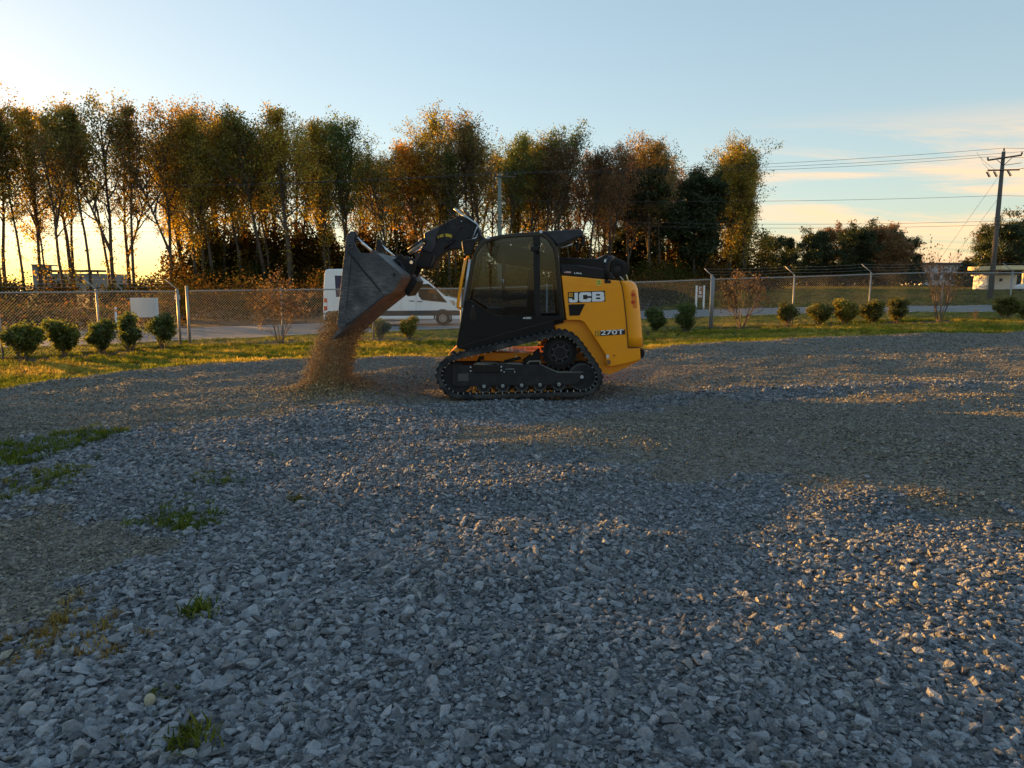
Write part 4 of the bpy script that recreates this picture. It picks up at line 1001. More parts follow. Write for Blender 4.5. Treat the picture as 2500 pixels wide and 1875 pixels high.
def line(a, b, sag, label, r=.013, name='power_line'):
    P = []
    for t in np.linspace(0, 1, 25): P.append(tuple(a[k] + (b[k] - a[k]) * t - (4 * sag * t * (1 - t) if k == 2 else 0) for k in range(3)))
    tag(MB().tube(P, r, 5).build(name, M['wire']), label, 'power line', 'lines strung between the poles')
def lvl(py): return at(2430, py, py_)[1]
def mlv(py): return at(1220, py, ym)[1]
LV = [(TOPS[2], MTOP[0], .30, 'topmost'), (TOPS[1], MTOP[1], .35, 'second from the top'), (TOPS[0], MTOP[2], .40, 'third from the top'),
      ((px_ - .1, py_ - .14, lvl(478)), (xm, ym - .17, mlv(489)), .25, 'single middle'), ((px_ - .1, py_ - .15, lvl(540)), (xm, ym - .18, mlv(531)), .35, 'upper of the two low'), ((px_ - .1, py_ - .15, lvl(549)), (xm, ym - .18, mlv(541)), .35, 'lower of the two low')]
for a, b, s, w in LV:
    line(b, a, s, '%s wire between the mid pole and the right pole' % w)
    lf = (b[0] - 48, b[1] + 6, b[2] + (.0)); line(lf, b, .5, '%s wire running left from the mid pole' % w, .012)
    rg = (a[0] + 40, a[1] - 4, a[2] + .0); line(a, rg, .4, '%s wire running right from the right pole' % w)

# ------------------------------------------------------------------ far buildings
def bbox_px(p0, p1, Y, depth, name, mat, parent, z0=None):
    (xa, za), (xb, zb) = at(*p0, Y), at(*p1, Y); zb = zb if z0 is None else z0
    return MB().box(xa, xb, Y, Y + depth, zb, za).build(name, mat, parent)
Y = 150.0; xb, zb = at(150, 702, Y); zg = float(zf(xb, Y))
fb = empty('industrial_building', (xb, Y, zg), 'low grey industrial building with a square tower, seen between the left trunks', 'building')
bbox_px((96, 668), (236, 712), Y, 14, 'wall', M['concrete'], fb, zg - .2); tw = bbox_px((77, 647), (94, 712), Y - 2, 5, 'tower', M['concrete'], fb, zg - .2)
bbox_px((96, 659), (240, 664), Y - .5, 3, 'roof_beam', M['steel_dark'], fb)
for px in (100, 140, 180, 220, 236): bbox_px((px, 664), (px + 2.5, 668), Y - .3, .4, 'beam_post', M['steel_dark'], fb)
for px in (118, 150, 190): bbox_px((px, 676), (px + 14, 690), Y - .15, .1, 'window', M['dark_trim'], fb)
bbox_px((75, 645), (96, 648), Y - 2.4, 6, 'cornice', M['concrete'], tw)
Y = 128.0; xb, zb = at(2300, 705, Y); zg = float(zf(xb, Y))
wb = empty('warehouse', (xb, Y, zg), 'long pale grey warehouse behind the tall bare shrub at right', 'building')
bbox_px((2240, 646), (2400, 712), Y, 5, 'wall', M['building_white'], wb, zg - .2); bbox_px((2238, 641), (2403, 646), Y - .6, 6.2, 'roof_edge', M['steel_blue'], wb)
bbox_px((2252, 686), (2345, 702), Y - 1.5, 1.2, 'loading_dock', M['building_white'], wb, zg - .1)
for k in range(4): bbox_px((2256 + k * 24, 668), (2270 + k * 24, 684), Y - .12, .1, 'dock_door', M['grey_plastic'], wb)
Y = 84.0; xb, zb = at(2445, 699, Y); zg = float(zf(xb, Y))
gb = empty('gatehouse', (xb, Y, zg), 'small white gatehouse with a dark window left of the cream canopy', 'building')
wl_ = bbox_px((2411, 673), (2480, 705), Y, 2.5, 'wall', M['white'], gb, zg - .1); bbox_px((2409, 670.5), (2482, 673), Y - .2, 2.9, 'roof', M['building_white'], gb)
bbox_px((2441, 680), (2447, 687), Y - .06, .05, 'window', M['dark_trim'], gb); MB().prism([at(2400, 700, Y - .5), at(2414, 692, Y - .5), at(2414, 694, Y - .5), at(2404, 701, Y - .5)], Y - .5, Y + .5).build('ramp', M['white'], gb)
cn = empty('canopy', (at(2490, 700, Y - 3)[0], Y - 3, zg), 'flat cream-fronted drive-through canopy at the right edge', 'canopy')
bbox_px((2449, 648), (2600, 658), Y - 6, 6, 'roof', M['canopy'], cn)
for px in (2500, 2590): bbox_px((px, 658), (px + 5, 705), Y - 3, .25, 'column', M['white'], cn, zg - .1)
# parked car at the very edge of the photo
Y = 74.0; cz = float(zf(at(2520, 700, Y)[0], Y)); cx = at(2490, 700, Y)[0]
pc = empty('parked_car', (cx + 2.2, Y, cz), 'white car parked under the cream canopy, cut by the photo edge', 'car')
bx = lambda pts: [(cx + a, cz + b) for a, b in pts]
bo = MB().prism(bx([(0, .35), (.05, .75), (.5, .88), (1.2, .95), (1.75, 1.42), (3.1, 1.45), (3.9, 1.0), (4.35, .9), (4.4, .4)]), Y - .88, Y + .88).build('body', M['white'], pc, .06)
for s in (-.885, .88): MB().prism(bx([(1.35, .97), (1.82, 1.36), (3.05, 1.38), (3.65, 1.0)]), Y + s, Y + s + .005).build('window', M['van_glass'], bo)
for wx in (.85, 3.5):
    for s in (-.9, .68): w = MB().cyl((cx + wx, cz + .32), .32, Y + s, Y + s + .22, 20).build('wheel', M['tyre'], pc, .02); MB().cyl((cx + wx, cz + .32), .19, Y + s - .006, Y + s, 16).build('rim', M['hubcap'], w)

# ------------------------------------------------------------------ white van on the road
vx, vy, vz = ghit(1080, 795, lambda x, y: zf(x, y) + .035)
def VF(x, y, Y=None): return at(780 + x / 6.144, 640 + y / 6.144, vy if Y is None else Y)
van = empty('panel_van', (VF(1100, 900)[0], vy + 1, vz), 'white high-roofed panel van on the road behind the bucket', 'van')
W = 2.0
vp = lambda pts, Y=None: [VF(a, b, Y) for a, b in pts]
body = MB().prism(vp([(55, 860), (52, 690), (60, 330), (72, 160), (88, 118), (125, 103), (700, 97), (1230, 104), (1370, 128), (1460, 175), (1640, 298), (1790, 430), (1900, 525), (2010, 552), (2080, 600), (2112, 690), (2122, 800), (2105, 862)]), vy, vy + W).build('body', M['white'], van, .07, 3)
yo = vy - .006
MB().prism(vp([(120, 735), (2050, 722), (2112, 730), (2112, 800), (120, 812)], yo), yo, yo + .012).build('side_cladding', M['dark_trim'], body, .003)
MB().prism(vp([(300, 815), (1720, 808), (1720, 842), (300, 848)], yo), yo, yo + .01).build('sill', M['white'], body)
MB().prism(rounded(vp([(1482, 345), (1625, 342), (1745, 432), (1893, 590), (1720, 578), (1545, 556), (1502, 510)], yo), .05), yo, yo + .008).build('door_window', M['van_glass'], body)
MB().prism(vp([(1462, 330), (1640, 326), (1760, 420), (1915, 600), (1900, 606), (1720, 590), (1535, 570), (1490, 515)], yo + .003), yo + .003, yo + .008).build('window_surround', M['dark_trim'], body)
MB().prism(vp([(228, 200), (360, 203), (330, 520), (248, 522)], yo), yo, yo + .006).build('graphic', M['purple'], body)
MB().prism(vp([(66, 540), (112, 545), (118, 590), (118, 720), (66, 735)], yo), yo, yo + .02).build('tail_light', M['red_lens'], body, .01)
MB().prism(vp([(66, 606), (114, 606), (114, 660), (66, 660)], yo - .003), yo - .003, yo).build('reverse_lens', M['white'], body)
for a in ((1346, 583, 1420), (1466, 592, 1542)): MB().prism(vp([(a[0], a[1] - 8), (a[2], a[1] - 6), (a[2], a[1] + 8), (a[0], a[1] + 6)], yo - .01), yo - .01, yo + .01).build('door_handle', M['dark_trim'], body)
MB().cyl(VF(1511, 667, yo), .012, yo, yo + .005, 10).build('lock', M['dark_trim'], body)
for x in (1222, 1448): MB().prism(vp([(x, 140 if x < 1300 else 330), (x + 3, 140 if x < 1300 else 330), (x + 3, 725), (x, 725)], yo + .004), yo + .004, yo + .008).build('door_gap', M['dark_trim'], body)
MB().prism(vp([(1945, 565), (2035, 580), (2040, 660), (2000, 640)], yo), yo, yo + .02).build('headlight', M['lamp_glass'], body, .01)
MB().prism(vp([(1700, 470), (1748, 468), (1752, 560), (1706, 556)], yo - .18), yo - .18, yo - .06).build('mirror', M['dark_trim'], body, .02)
MB().prism([VF(1470, 176, vy + .1), VF(1642, 292, vy + .1), VF(1892, 512, vy + .1), VF(1902, 508, vy + .1), VF(1652, 282, vy + .1), VF(1480, 172, vy + .1)], vy + .1, vy + W - .1).build('windscreen', M['van_glass'], body)
wr = (VF(0, 842)[1] - VF(0, 950)[1])
for wx in (1850, 560):
    c = VF(wx, 842)
    for (y0, y1, s) in ((vy - .02, vy + .22, -1), (vy + W - .22, vy + W + .02, 1)):
        w = MB().cyl(c, wr, y0, y1, 32).build('wheel', M['tyre'], van, .03, 2)
        if s < 0:
            rm = MB().ring(c, wr * .40, wr * .52, y0 - .008, y0 + .02).cyl(c, wr * .18, y0 - .012, y0 + .02, 16)
            for k in range(8): a = k * math.pi / 4; rm.prism([(c[0] + math.cos(a + q) * rr, c[1] + math.sin(a + q) * rr) for q, rr in ((-.35, wr * .17), (-.14, wr * .42), (.14, wr * .42), (.35, wr * .17))], y0 - .006, y0 + .01)
            rm.build('rim', M['hubcap'], w)
            MB().band([(c[0] + wr * 1.28 * math.cos(t), c[1] + wr * 1.28 * math.sin(t)) for t in np.linspace(-.1, math.pi + .1, 16)], [(c[0] + wr * 1.07 * math.cos(t), c[1] + wr * 1.07 * math.sin(t)) for t in np.linspace(-.1, math.pi + .1, 16)], vy - .025, vy + .05).build('wheel_arch', M['dark_trim'], body)

# trees and a low building behind the photographer: they show only as reflections in the cab glass
for i, (x, y, h, kd, pal) in enumerate([(-20, -46, 10, 'tall0', 'olive'), (-9, -50, 12, 'gold1', 'olive'), (-2, -47, 9, 'tall3', 'green'), (6, -44, 13, 'pine0', 'dark'), (10, -46, 14, 'pine2', 'dark'), (16, -44, 11, 'pine1', 'dark'), (24, -48, 12, 'tall2', 'brown')]):
    put_tree(kd, x, y, h, PAL[pal], 'tree behind the photographer, seen only reflected in the cab glass', group='trees reflected in the cab glass', z=0)
lb = empty('low_building', (-12, -62, 0), 'tan low building behind the photographer, seen only reflected in the cab glass', 'building')
MB().box(-15, -9, -66, -62, -.1, 2.8).build('wall', M['brick'], lb); MB().box(-15.4, -8.6, -66.4, -61.6, 2.8, 3.1).build('roof', M['concrete'], lb)
for x in (-13.5, -11): MB().box(x, x + 1.2, -62, -61.95, 1, 2.1).build('window', M['dark_trim'], lb)

# ------------------------------------------------------------------ compact track loader, side on, facing left
def A(x, y): return 1040 + x / 3.457, 520 + y / 3.457
def Gz(x, y): return 800 + x / 5.53, 560 + y / 5.53
def Cz(x, y): return 1000 + x / 8.73, 490 + y / 8.73
def Dz(x, y): return 1100 + x / 5.927, 540 + y / 5.927
def pa(pts, Y, f=A): return [at(*f(*p), Y) for p in pts]
def p1(x, y, Y, f=A): return at(*f(x, y), Y)
def p3(x, y, Y, f=A): q = at(*f(x, y), Y); return (q[0], Y, q[1])
YT0, YT1 = 8.80, 9.24          # near track
YF0, YF1 = 10.30, 10.74        # far track
YC0, YC1 = 9.04, 10.06         # cab
YB0, YB1 = 9.02, 10.52         # engine body
cx_, cz_ = p1(790, 1570, YT0)
LD = empty('compact_track_loader', (cx_, 9.77, 0), 'yellow and black compact track loader tipping gravel from its raised bucket', 'loader')

# --- tracks
def chaikin(P, it=2):
    P = np.array(P, float)
    for _ in range(it):
        N_ = np.roll(P, -1, 0); Q = np.empty((2 * len(P), 2)); Q[0::2] = .75 * P + .25 * N_; Q[1::2] = .25 * P + .75 * N_; P = Q
    return P
TR = chaikin(pa([(90, 1340), (108, 1292), (148, 1250), (200, 1217), (260, 1195), (520, 1136), (780, 1076), (1030, 1018), (1090, 1003), (1150, 997), (1200, 1005), (1250, 1030), (1290, 1066), (1330, 1120), (1420, 1245), (1460, 1305), (1482, 1352), (1489, 1400), (1478, 1450), (1450, 1495),
     (1410, 1527), (1360, 1544), (1300, 1549), (1000, 1556), (600, 1566), (300, 1572), (240, 1565), (185, 1540), (140, 1500), (108, 1452), (90, 1395)], YT0), 2)
seg = np.linalg.norm(np.roll(TR, -1, 0) - TR, axis=1); cum = np.r_[0, np.cumsum(seg)]; TL = cum[-1]
def tr_at(u):
    u = u % TL; i = min(int(np.searchsorted(cum, u, 'right')) - 1, len(TR) - 1); a, b = TR[i], TR[(i + 1) % len(TR)]; t = (u - cum[i]) / seg[i]; d = (b - a) / seg[i]; return a + (b - a) * t, d
tan = np.roll(TR, -1, 0) - np.roll(TR, 1, 0); tan /= np.linalg.norm(tan, axis=1)[:, None]; nor = np.stack([-tan[:, 1], tan[:, 0]], -1)
nl = 60
lug = bpy.data.meshes.new('tread_lug'); bm = bmesh.new(); bmesh.ops.create_cube(bm, size=1)
for v in bm.verts: v.co = (v.co.x * (.050 if v.co.z < 0 else .038), v.co.y * .44, (v.co.z + .5) * .023 - .004)
bmesh.ops.bevel(bm, geom=bm.edges[:], offset=.006, segments=2, affect='EDGES'); bm.to_mesh(lug); bm.free(); lug.materials.append(M['rubber'])
dlug = bpy.data.meshes.new('drive_lug'); bm = bmesh.new(); bmesh.ops.create_cube(bm, size=1)
for v in bm.verts: v.co = (v.co.x * .030, v.co.y * .05, -(v.co.z + .5) * .035 + .003)
bm.to_mesh(dlug); bm.free(); dlug.materials.append(M['rubber'])
gap_mesh = bpy.data.meshes.new('gap_mark'); bm = bmesh.new(); bmesh.ops.create_cube(bm, size=1)  # silver blocks stand in for light showing between the drive lugs
for v in bm.verts: v.co = (v.co.x * .010, v.co.y * .03, -(v.co.z + .5) * .024 + .002)
bm.to_mesh(gap_mesh); bm.free(); gap_mesh.materials.append(M['silver'])
def track(y0, y1):
    belt = MB().band([tuple(p) for p in TR], [tuple(p) for p in TR - nor * .042], y0, y1, True).build('track_belt', M['rubber'], LD)
    belt.data.polygons.foreach_set('use_smooth', [False] * len(belt.data.polygons))
    MB().band([tuple(p) for p in TR - nor * .018], [tuple(p) for p in TR - nor * .055], y0 - .012, y0 + .03, True).build('belt_edge', M['rubber'], belt)
    for k in range(nl):
        p, d = tr_at(TL * k / nl); a = -math.atan2(d[1], d[0])
        o = bpy.data.objects.new('tread_lug', lug); col.objects.link(o); o.parent = belt; o.location = (p[0], (y0 + y1) / 2 + (.006 if k % 2 else -.006), p[1]); o.rotation_euler = (0, a, 0)
        n_ = np.array([-d[1], d[0]])
        q = p - n_ * .042
        o = bpy.data.objects.new('drive_lug', dlug); col.objects.link(o); o.parent = belt; o.location = (q[0], (y0 + y1) / 2, q[1]); o.rotation_euler = (0, a, 0)
        if y0 < 9:
            o = bpy.data.objects.new('gap_mark', gap_mesh); col.objects.link(o); o.parent = belt; q = p - n_ * .055; o.location = (q[0], y0 + .05, q[1]); o.rotation_euler = (0, a, 0)
    return belt
track(YT0, YT1); track(YF0, YF1)

def undercarriage(y0, near=True):
    dy = y0 - YT0
    fr = MB().prism(pa([(222, 1292), (240, 1286), (965, 1280), (1110, 1346), (1330, 1346), (1338, 1388), (1265, 1450), (1100, 1452), (234, 1466), (222, 1440)], YT0 + .05), y0 + .05, y0 + .36).build('track_frame', M['steel_dark'], LD, .008)
    yf = y0 + .05
    def bolt(x, y, r=13, Y=yf, m='silver', nm='bolt'):
        c = p1(x, y, YT0 + .05); MB().cyl(c, r / 3.457 / 197, Y - .014, Y + .01, 6 if r < 11 else 14).build(nm, M[m], fr)
    rollers = [(490, 1462), (648, 1458), (808, 1453), (962, 1449), (1122, 1444)]
    for (x, y) in rollers:
        c = p1(x, y + 2, YT0 + .05)
        w = MB().cyl(c, .093, y0 + .075, y0 + .15, 32).cyl(c, .05, y0 + .15, y0 + .28, 16).cyl(c, .093, y0 + .28, y0 + .345, 32).build('track_roller', M['steel_dark'], fr, .006)
        MB().ring(c, .070, .082, y0 + .068, y0 + .076).build('roller_rim', M['grey_plastic'], w)
        if near: bolt(x, y, 14, yf, 'silver', 'axle_bolt'); bolt(x, y, 8, yf - .006, 'dust', 'bolt_head')
    c = p1(1320, 1387, YT0 + .05); w = MB().cyl(c, .182, y0 + .085, y0 + .13, 40).cyl(c, .11, y0 + .13, y0 + .3, 24).cyl(c, .182, y0 + .3, y0 + .345, 40).build('rear_idler', M['steel_dark'], fr, .008)
    MB().ring(c, .158, .170, y0 + .078, y0 + .086).build('idler_rim', M['grey_plastic'], w)
    if near: bolt(1316, 1383, 15, yf, 'silver', 'axle_bolt'); bolt(1240, 1418, 16, yf + .004, 'steel_dark', 'plug')
    c = p1(262, 1398, YT0 + .05); MB().cyl(c, .195, y0 + .09, y0 + .14, 40).cyl(c, .12, y0 + .14, y0 + .3, 24).cyl(c, .195, y0 + .3, y0 + .35, 40).build('front_idler', M['steel_dark'], fr, .008)
    # sprocket
    c = p1(1133, 1182, YT0 + .05); T = []
    for k in range(19):
        a = 2 * math.pi * k / 19
        for q, rr in ((-.09, .205), (-.05, .232), (.05, .232), (.09, .205)): T.append((c[0] + rr * math.cos(a + q), c[1] + rr * math.sin(a + q)))
    sp = MB().prism(T, y0 + .12, y0 + .17).prism(T, y0 + .25, y0 + .3).build('drive_sprocket', M['steel_dark'], LD)
    MB().cyl(c, .195, y0 + .085, y0 + .125, 40).build('sprocket_plate', M['black_panel'], sp, .01)
    MB().ring(c, .125, .15, y0 + .07, y0 + .09).build('hub_ring', M['steel_dark'], sp, .004); MB().ring(c, .073, .083, y0 + .052, y0 + .086).build('hub_rim', M['grey_plastic'], sp, .003); MB().cyl(c, .072, y0 + .06, y0 + .09, 28).build('hub_cap', M['black'], sp, .006)
    for k in range(8):
        a = k * math.pi / 4 + .3; MB().cyl((c[0] + .103 * math.cos(a), c[1] + .103 * math.sin(a)), .013, y0 + .066, y0 + .09, 8).build('hub_bolt', M['grey_plastic'], sp)
    if not near: return
    MB().prism(pa([(398, 1284), (618, 1290), (616, 1344), (402, 1346)], yf - .02), yf - .022, yf + .02).build('tension_cover', M['black'], fr, .005)
    for x, y in ((377, 1300), (377, 1332), (636, 1297), (636, 1327)): bolt(x, y, 8)
    MB().tube([p3(668, 1318, yf - .01), p3(742, 1316, yf - .01), p3(748, 1338, yf - .01)], .003, 6).build('grease_line', M['silver'], fr); bolt(748, 1340, 6); bolt(660, 1340, 6)
    MB().prism(pa([(270, 1355), (358, 1355), (358, 1418), (270, 1418)], yf - .002), yf - .003, yf).build('rating_plate', M['grey_plastic'], fr)
    # dust and stones lying on the frame
    MB().prism(pa([(395, 1284), (430, 1262), (560, 1268), (620, 1278), (700, 1268), (800, 1272), (830, 1282)], yf + .04), yf + .03, yf + .28).build('dust_heap', M['dust'], fr, .01)
    MB().prism(pa([(975, 1281), (1000, 1296), (1112, 1342), (1325, 1343), (1325, 1346), (1110, 1347), (970, 1283)], yf - .004), yf + .002, yf + .29).build('dust_heap', M['dust'], fr)
    MB().prism(pa([(815, 1252), (960, 1150), (965, 1245), (970, 1278), (850, 1280)], yf + .10), yf + .10, yf + .30).build('mount_bracket', M['black_panel'], fr, .006)
    MB().band(pa([(846, 1270), (870, 1246), (965, 1244), (972, 1272)], yf + .09), pa([(860, 1276), (878, 1256), (955, 1254), (960, 1276)], yf + .09), yf + .085, yf + .12).build('bracket_lip', M['dust'], fr)
    MB().tube([p3(660, 1255, yf + .15), p3(800, 1222, yf + .15)], .02, 8).build('tension_ram', M['black'], fr); bolt(760, 1218, 7, yf + .13); bolt(840, 1150, 7, yf + .2)
    MB().tube([p3(440, 1262, yf + .12), p3(455, 1225, yf + .12), p3(490, 1222, yf + .12)], .025, 8).build('hose', M['black'], fr)
undercarriage(YT0); undercarriage(YF0, False)

# --- chassis and yellow bodywork
MB().prism(pa([(180, 1225), (200, 1185), (245, 1142), (390, 1156), (480, 1180), (910, 1178), (1080, 1178), (1080, 900), (1300, 900), (1340, 940), (1440, 1085), (1515, 1210), (1530, 1300), (1545, 1355), (1490, 1348), (1380, 1290), (860, 1262), (500, 1246), (300, 1250), (190, 1250)], YT1 + .03), YT1 + .04, YF0 - .05).build('chassis', M['yellow'], LD, .008)
ns = MB().prism(pa([(176, 1225), (196, 1182), (246, 1138), (330, 1150), (395, 1158), (380, 1172), (250, 1210), (190, 1240)], YT0 + .30), YT0 + .30, YF1 - .30).build('nose_beam', M['yellow'], LD, .012)
for yy in (YT0 + .29, YF1 - .31): MB().cyl(p1(232, 1186, YT0 + .3), .035, yy - .004, yy + .02, 18).build('tow_eye', M['black_panel'], ns)
inner = MB().prism(pa([(1080, 915), (1185, 902), (1310, 900), (1345, 930), (1450, 1080), (1525, 1200), (1530, 1280), (1555, 1310), (1548, 1366), (1490, 1350), (1400, 1250), (1100, 1010)], YB0 + .10), YB0 + .10, YB1 - .10).build('inner_fender', M['yellow'], LD, .006)
side = [(1145, 527), (1300, 540), (1480, 558), (1638, 572), (1655, 622), (1668, 700), (1690, 905), (1707, 1140), (1808, 1137), (1812, 1238), (1700, 1268), (1562, 1298), (1528, 1290), (1517, 1262), (1520, 1215), (1512, 1194), (1440, 1078), (1345, 935), (1325, 915), (1298, 906), (1188, 906), (1165, 720)]
eng = MB().prism(pa(side, YB0), YB0, YB1).build('engine_body', M['yellow'], LD, .012, 3)
MB().prism(pa([(1300, 900), (1812, 1232), (1815, 1240), (1700, 1300), (1552, 1366), (1540, 1280)], YB0 + .12), YB0 + .12, YB1 - .12).build('belly_plate', M['yellow'], LD, .008)
# rounded rear door: profile in plan, swept down the back
def rear_door():
    bm = bmesh.new(); rows = []
    lv = [(572, 1642, 1690), (578, 1644, 1718), (600, 1649, 1740), (640, 1657, 1757), (700, 1668, 1764), (800, 1680, 1776), (905, 1691, 1785), (1050, 1702, 1797), (1133, 1708, 1804)]
    for (zy, xl, xr) in lv:
        xa, z = p1(xl, zy, YB0); xb, _ = p1(xr, zy, YB0 + .10); xb2 = xb + .05; r_ = []
        dx = xb2 - xa; cr = .14
        prof = [(0, .0), (dx - cr, .0)] + [(dx - cr + cr * math.sin(t), cr * (1 - math.cos(t))) for t in np.linspace(.2, 1.57, 7)]
        prof = [(a, b) for a, b in prof]; far = [(a, (YB1 - YB0) - b) for a, b in prof[::-1]]
        for a, b in prof + far: r_.append(bm.verts.new((xa + a, YB0 - .004 + b * 1.0, z)))
        rows.append(r_)
    for a, b in zip(rows, rows[1:]):
        for k in range(len(a) - 1): bm.faces.new((a[k], a[k + 1], b[k + 1], b[k])).smooth = True
        bm.faces.new((a[-1], a[0], b[0], b[-1]))
    bm.faces.new(rows[0]); bm.faces.new(rows[-1][::-1]); bmesh.ops.recalc_face_normals(bm, faces=bm.faces)
    me = bpy.data.meshes.new('rear_door'); bm.to_mesh(me); bm.free(); return link('rear_door', me, LD, M['yellow'])
rd = rear_door()
yb = YB0 - .006
MB().band(pa([(1636, 571), (1653, 622), (1666, 700), (1688, 905), (1705, 1142), (1806, 1139)], yb), pa([(1641, 571), (1658, 622), (1671, 700), (1693, 905), (1710, 1136), (1806, 1133)], yb), yb - .001, yb + .004).build('door_gap', M['decal_black'], rd)
tl = MB().prism(rounded(pa([(1732, 652), (1758, 646), (1776, 700), (1779, 800), (1748, 805), (1736, 740)], YB0 + .02), .012), YB0 - .006, YB0 + .06).build('tail_light', M['amber_lens'], rd, .004)
for y in (690, 752): MB().cyl(p1(1748, y, YB0 - .008), .024, YB0 - .014, YB0 - .004, 18).build('lens', M['red_lens'], tl)
MB().prism(pa([(1808, 1142), (1836, 1150), (1842, 1168), (1842, 1198), (1828, 1216), (1810, 1224)], YB0 + .10), YB0 + .06, YB1 - .06).build('rear_bumper', M['black'], LD, .012)
# details on the side panel
ys = YB0 - .002
MB().prism(pa([(1203, 772), (1342, 768), (1296, 864), (1212, 867)], ys), ys - .004, ys + .003).build('air_intake', M['black_panel'], eng)
for k in range(5): y = 786 + k * 16; MB().prism(pa([(1210, y), (1328 - k * 9, y - 2), (1325 - k * 9, y + 4), (1211, y + 6)], ys - .006), ys - .008, ys - .003).build('louver', M['black'], eng)
MB().cyl(p1(1588, 1202, ys), .016, ys - .006, ys + .002, 16).build('tie_down_bush', M['amber_lens'], eng); MB().cyl(p1(1590, 1202, ys), .007, ys - .008, ys, 10).build('plug', M['decal_black'], eng)
MB().prism(rounded(pa([(1522, 1240), (1556, 1240), (1560, 1268), (1548, 1282), (1530, 1278)], ys), .012), ys - .003, ys + .001).build('tie_down_slot', M['sign_brown'], eng)
MB().prism(pa([(1523, 1195), (1543, 1195), (1543, 1225), (1523, 1225)], ys), ys - .002, ys).build('sticker', M['label_white'], eng)
MB().band(pa([(1200, 596), (1480, 628), (1640, 640), (1655, 655)], ys), pa([(1200, 599), (1480, 631), (1640, 643), (1655, 658)], ys), ys - .003, ys + .001).build('crease', M['yellow'], eng)
st = MB().prism(pa([(1440, 563), (1478, 563), (1478, 611), (1440, 611)], ys), ys - .002, ys).build('warning_sticker', M['label_green'], eng)
for pts in ([(1450, 583), (1459, 568), (1468, 583)], [(1446, 592), (1458, 590), (1452, 604)], [(1462, 592), (1473, 594), (1466, 606)]): MB().prism(pa(pts, ys), ys - .0035, ys - .0022).build('symbol', M['steel_dark'], st)
# decals
def quad_decal(name, q, mat, Y, parent): return MB().prism(pa(q, Y), Y - .002, Y).build(name, mat, parent)
dk = quad_decal('brand_decal', [(1198, 668), (1510, 655), (1514, 746), (1201, 761)], M['decal_black'], ys, eng)
yd = ys - .0032
def glyph(outs, x0, x1, slope, nm, par, mat, ytop, ybot):
    """unit-square outlines -> decal space, baseline following the decal slope"""
    res = []
    for o in outs:
        pts = []
        for u, v in o:
            zx = x0 + (x1 - x0) * u; zy = ybot + (ytop - ybot) * v + (zx - x0) * slope; pts.append(p1(zx, zy, yd))
        res.append(pts)
    return shape2d(res, mat, nm, par, yd)
Jg = [rounded([(.62, 1), (1, 1), (1, .0), (.0, .0), (.0, .42), (.36, .42), (.36, .27), (.62, .27)], [0, 0, .26, .26, 0, 0, 0, 0])]
Cg = [rounded([(0, 0), (1, 0), (1, .40), (.68, .40), (.68, .27), (.33, .27), (.33, .73), (.68, .73), (.68, .60), (1, .60), (1, 1), (0, 1)], [.26, .26, 0, 0, .04, .06, .06, .04, 0, 0, .26, .26])]
Bg = [rounded([(0, 0), (1, 0), (1, .5), (.93, .52), (.97, .55), (.97, 1), (0, 1)], [0, .24, .05, .02, .05, .22, 0]), rounded([(.32, .24), (.66, .24), (.66, .41), (.32, .41)], .05), rounded([(.32, .60), (.64, .60), (.64, .77), (.32, .77)], .05)]
sl = -.042
for g, x0, x1, yt, ybt in ((Jg, 1206, 1282, 674, 756), (Cg, 1292, 1395, 670, 752), (Bg, 1402, 1506, 666, 748)): glyph(g, x0, x1, sl * .5, 'letter', dk, M['decal_white'], yt, ybt)
def logo(q, par, Y):
    MB().prism(pa(q, Y), Y - .001, Y).build('logo_square', M['decal_yellow'], par)
    (xa, ya), (xb, yb_) = q[0], q[2]; w, h = xb - xa, yb_ - ya
    shape2d([[p1(xa + w * u, ya + h * v, Y - .002) for u, v in ((.25, .3), (.6, .3), (.8, .5), (.6, .72), (.42, .72), (.42, .58), (.58, .58), (.64, .5), (.55, .42), (.25, .42))]], M['decal_black'], 'logo_mark', par, Y - .002)
logo([(1206, 676), (1238, 675), (1238, 707), (1206, 708)], dk, yd - .0002)
d2 = quad_decal('model_decal', [(1427, 996), (1680, 980), (1682, 1024), (1430, 1040)], M['decal_black'], ys, eng)
logo([(1432, 999), (1470, 997), (1470, 1034), (1433, 1036)], d2, yd)
xa, za = p1(1476, 1031, yd); xb, _ = p1(1672, 1031, yd); _, zt = p1(1476, 991, yd)
tx = text_mesh('270T', zt - za, M['decal_white'], 'model_number', d2, (0, yd, 0), xb - xa, .02)
tx.location = (xa, 0, za); tx.rotation_euler = (0, -.045, 0)

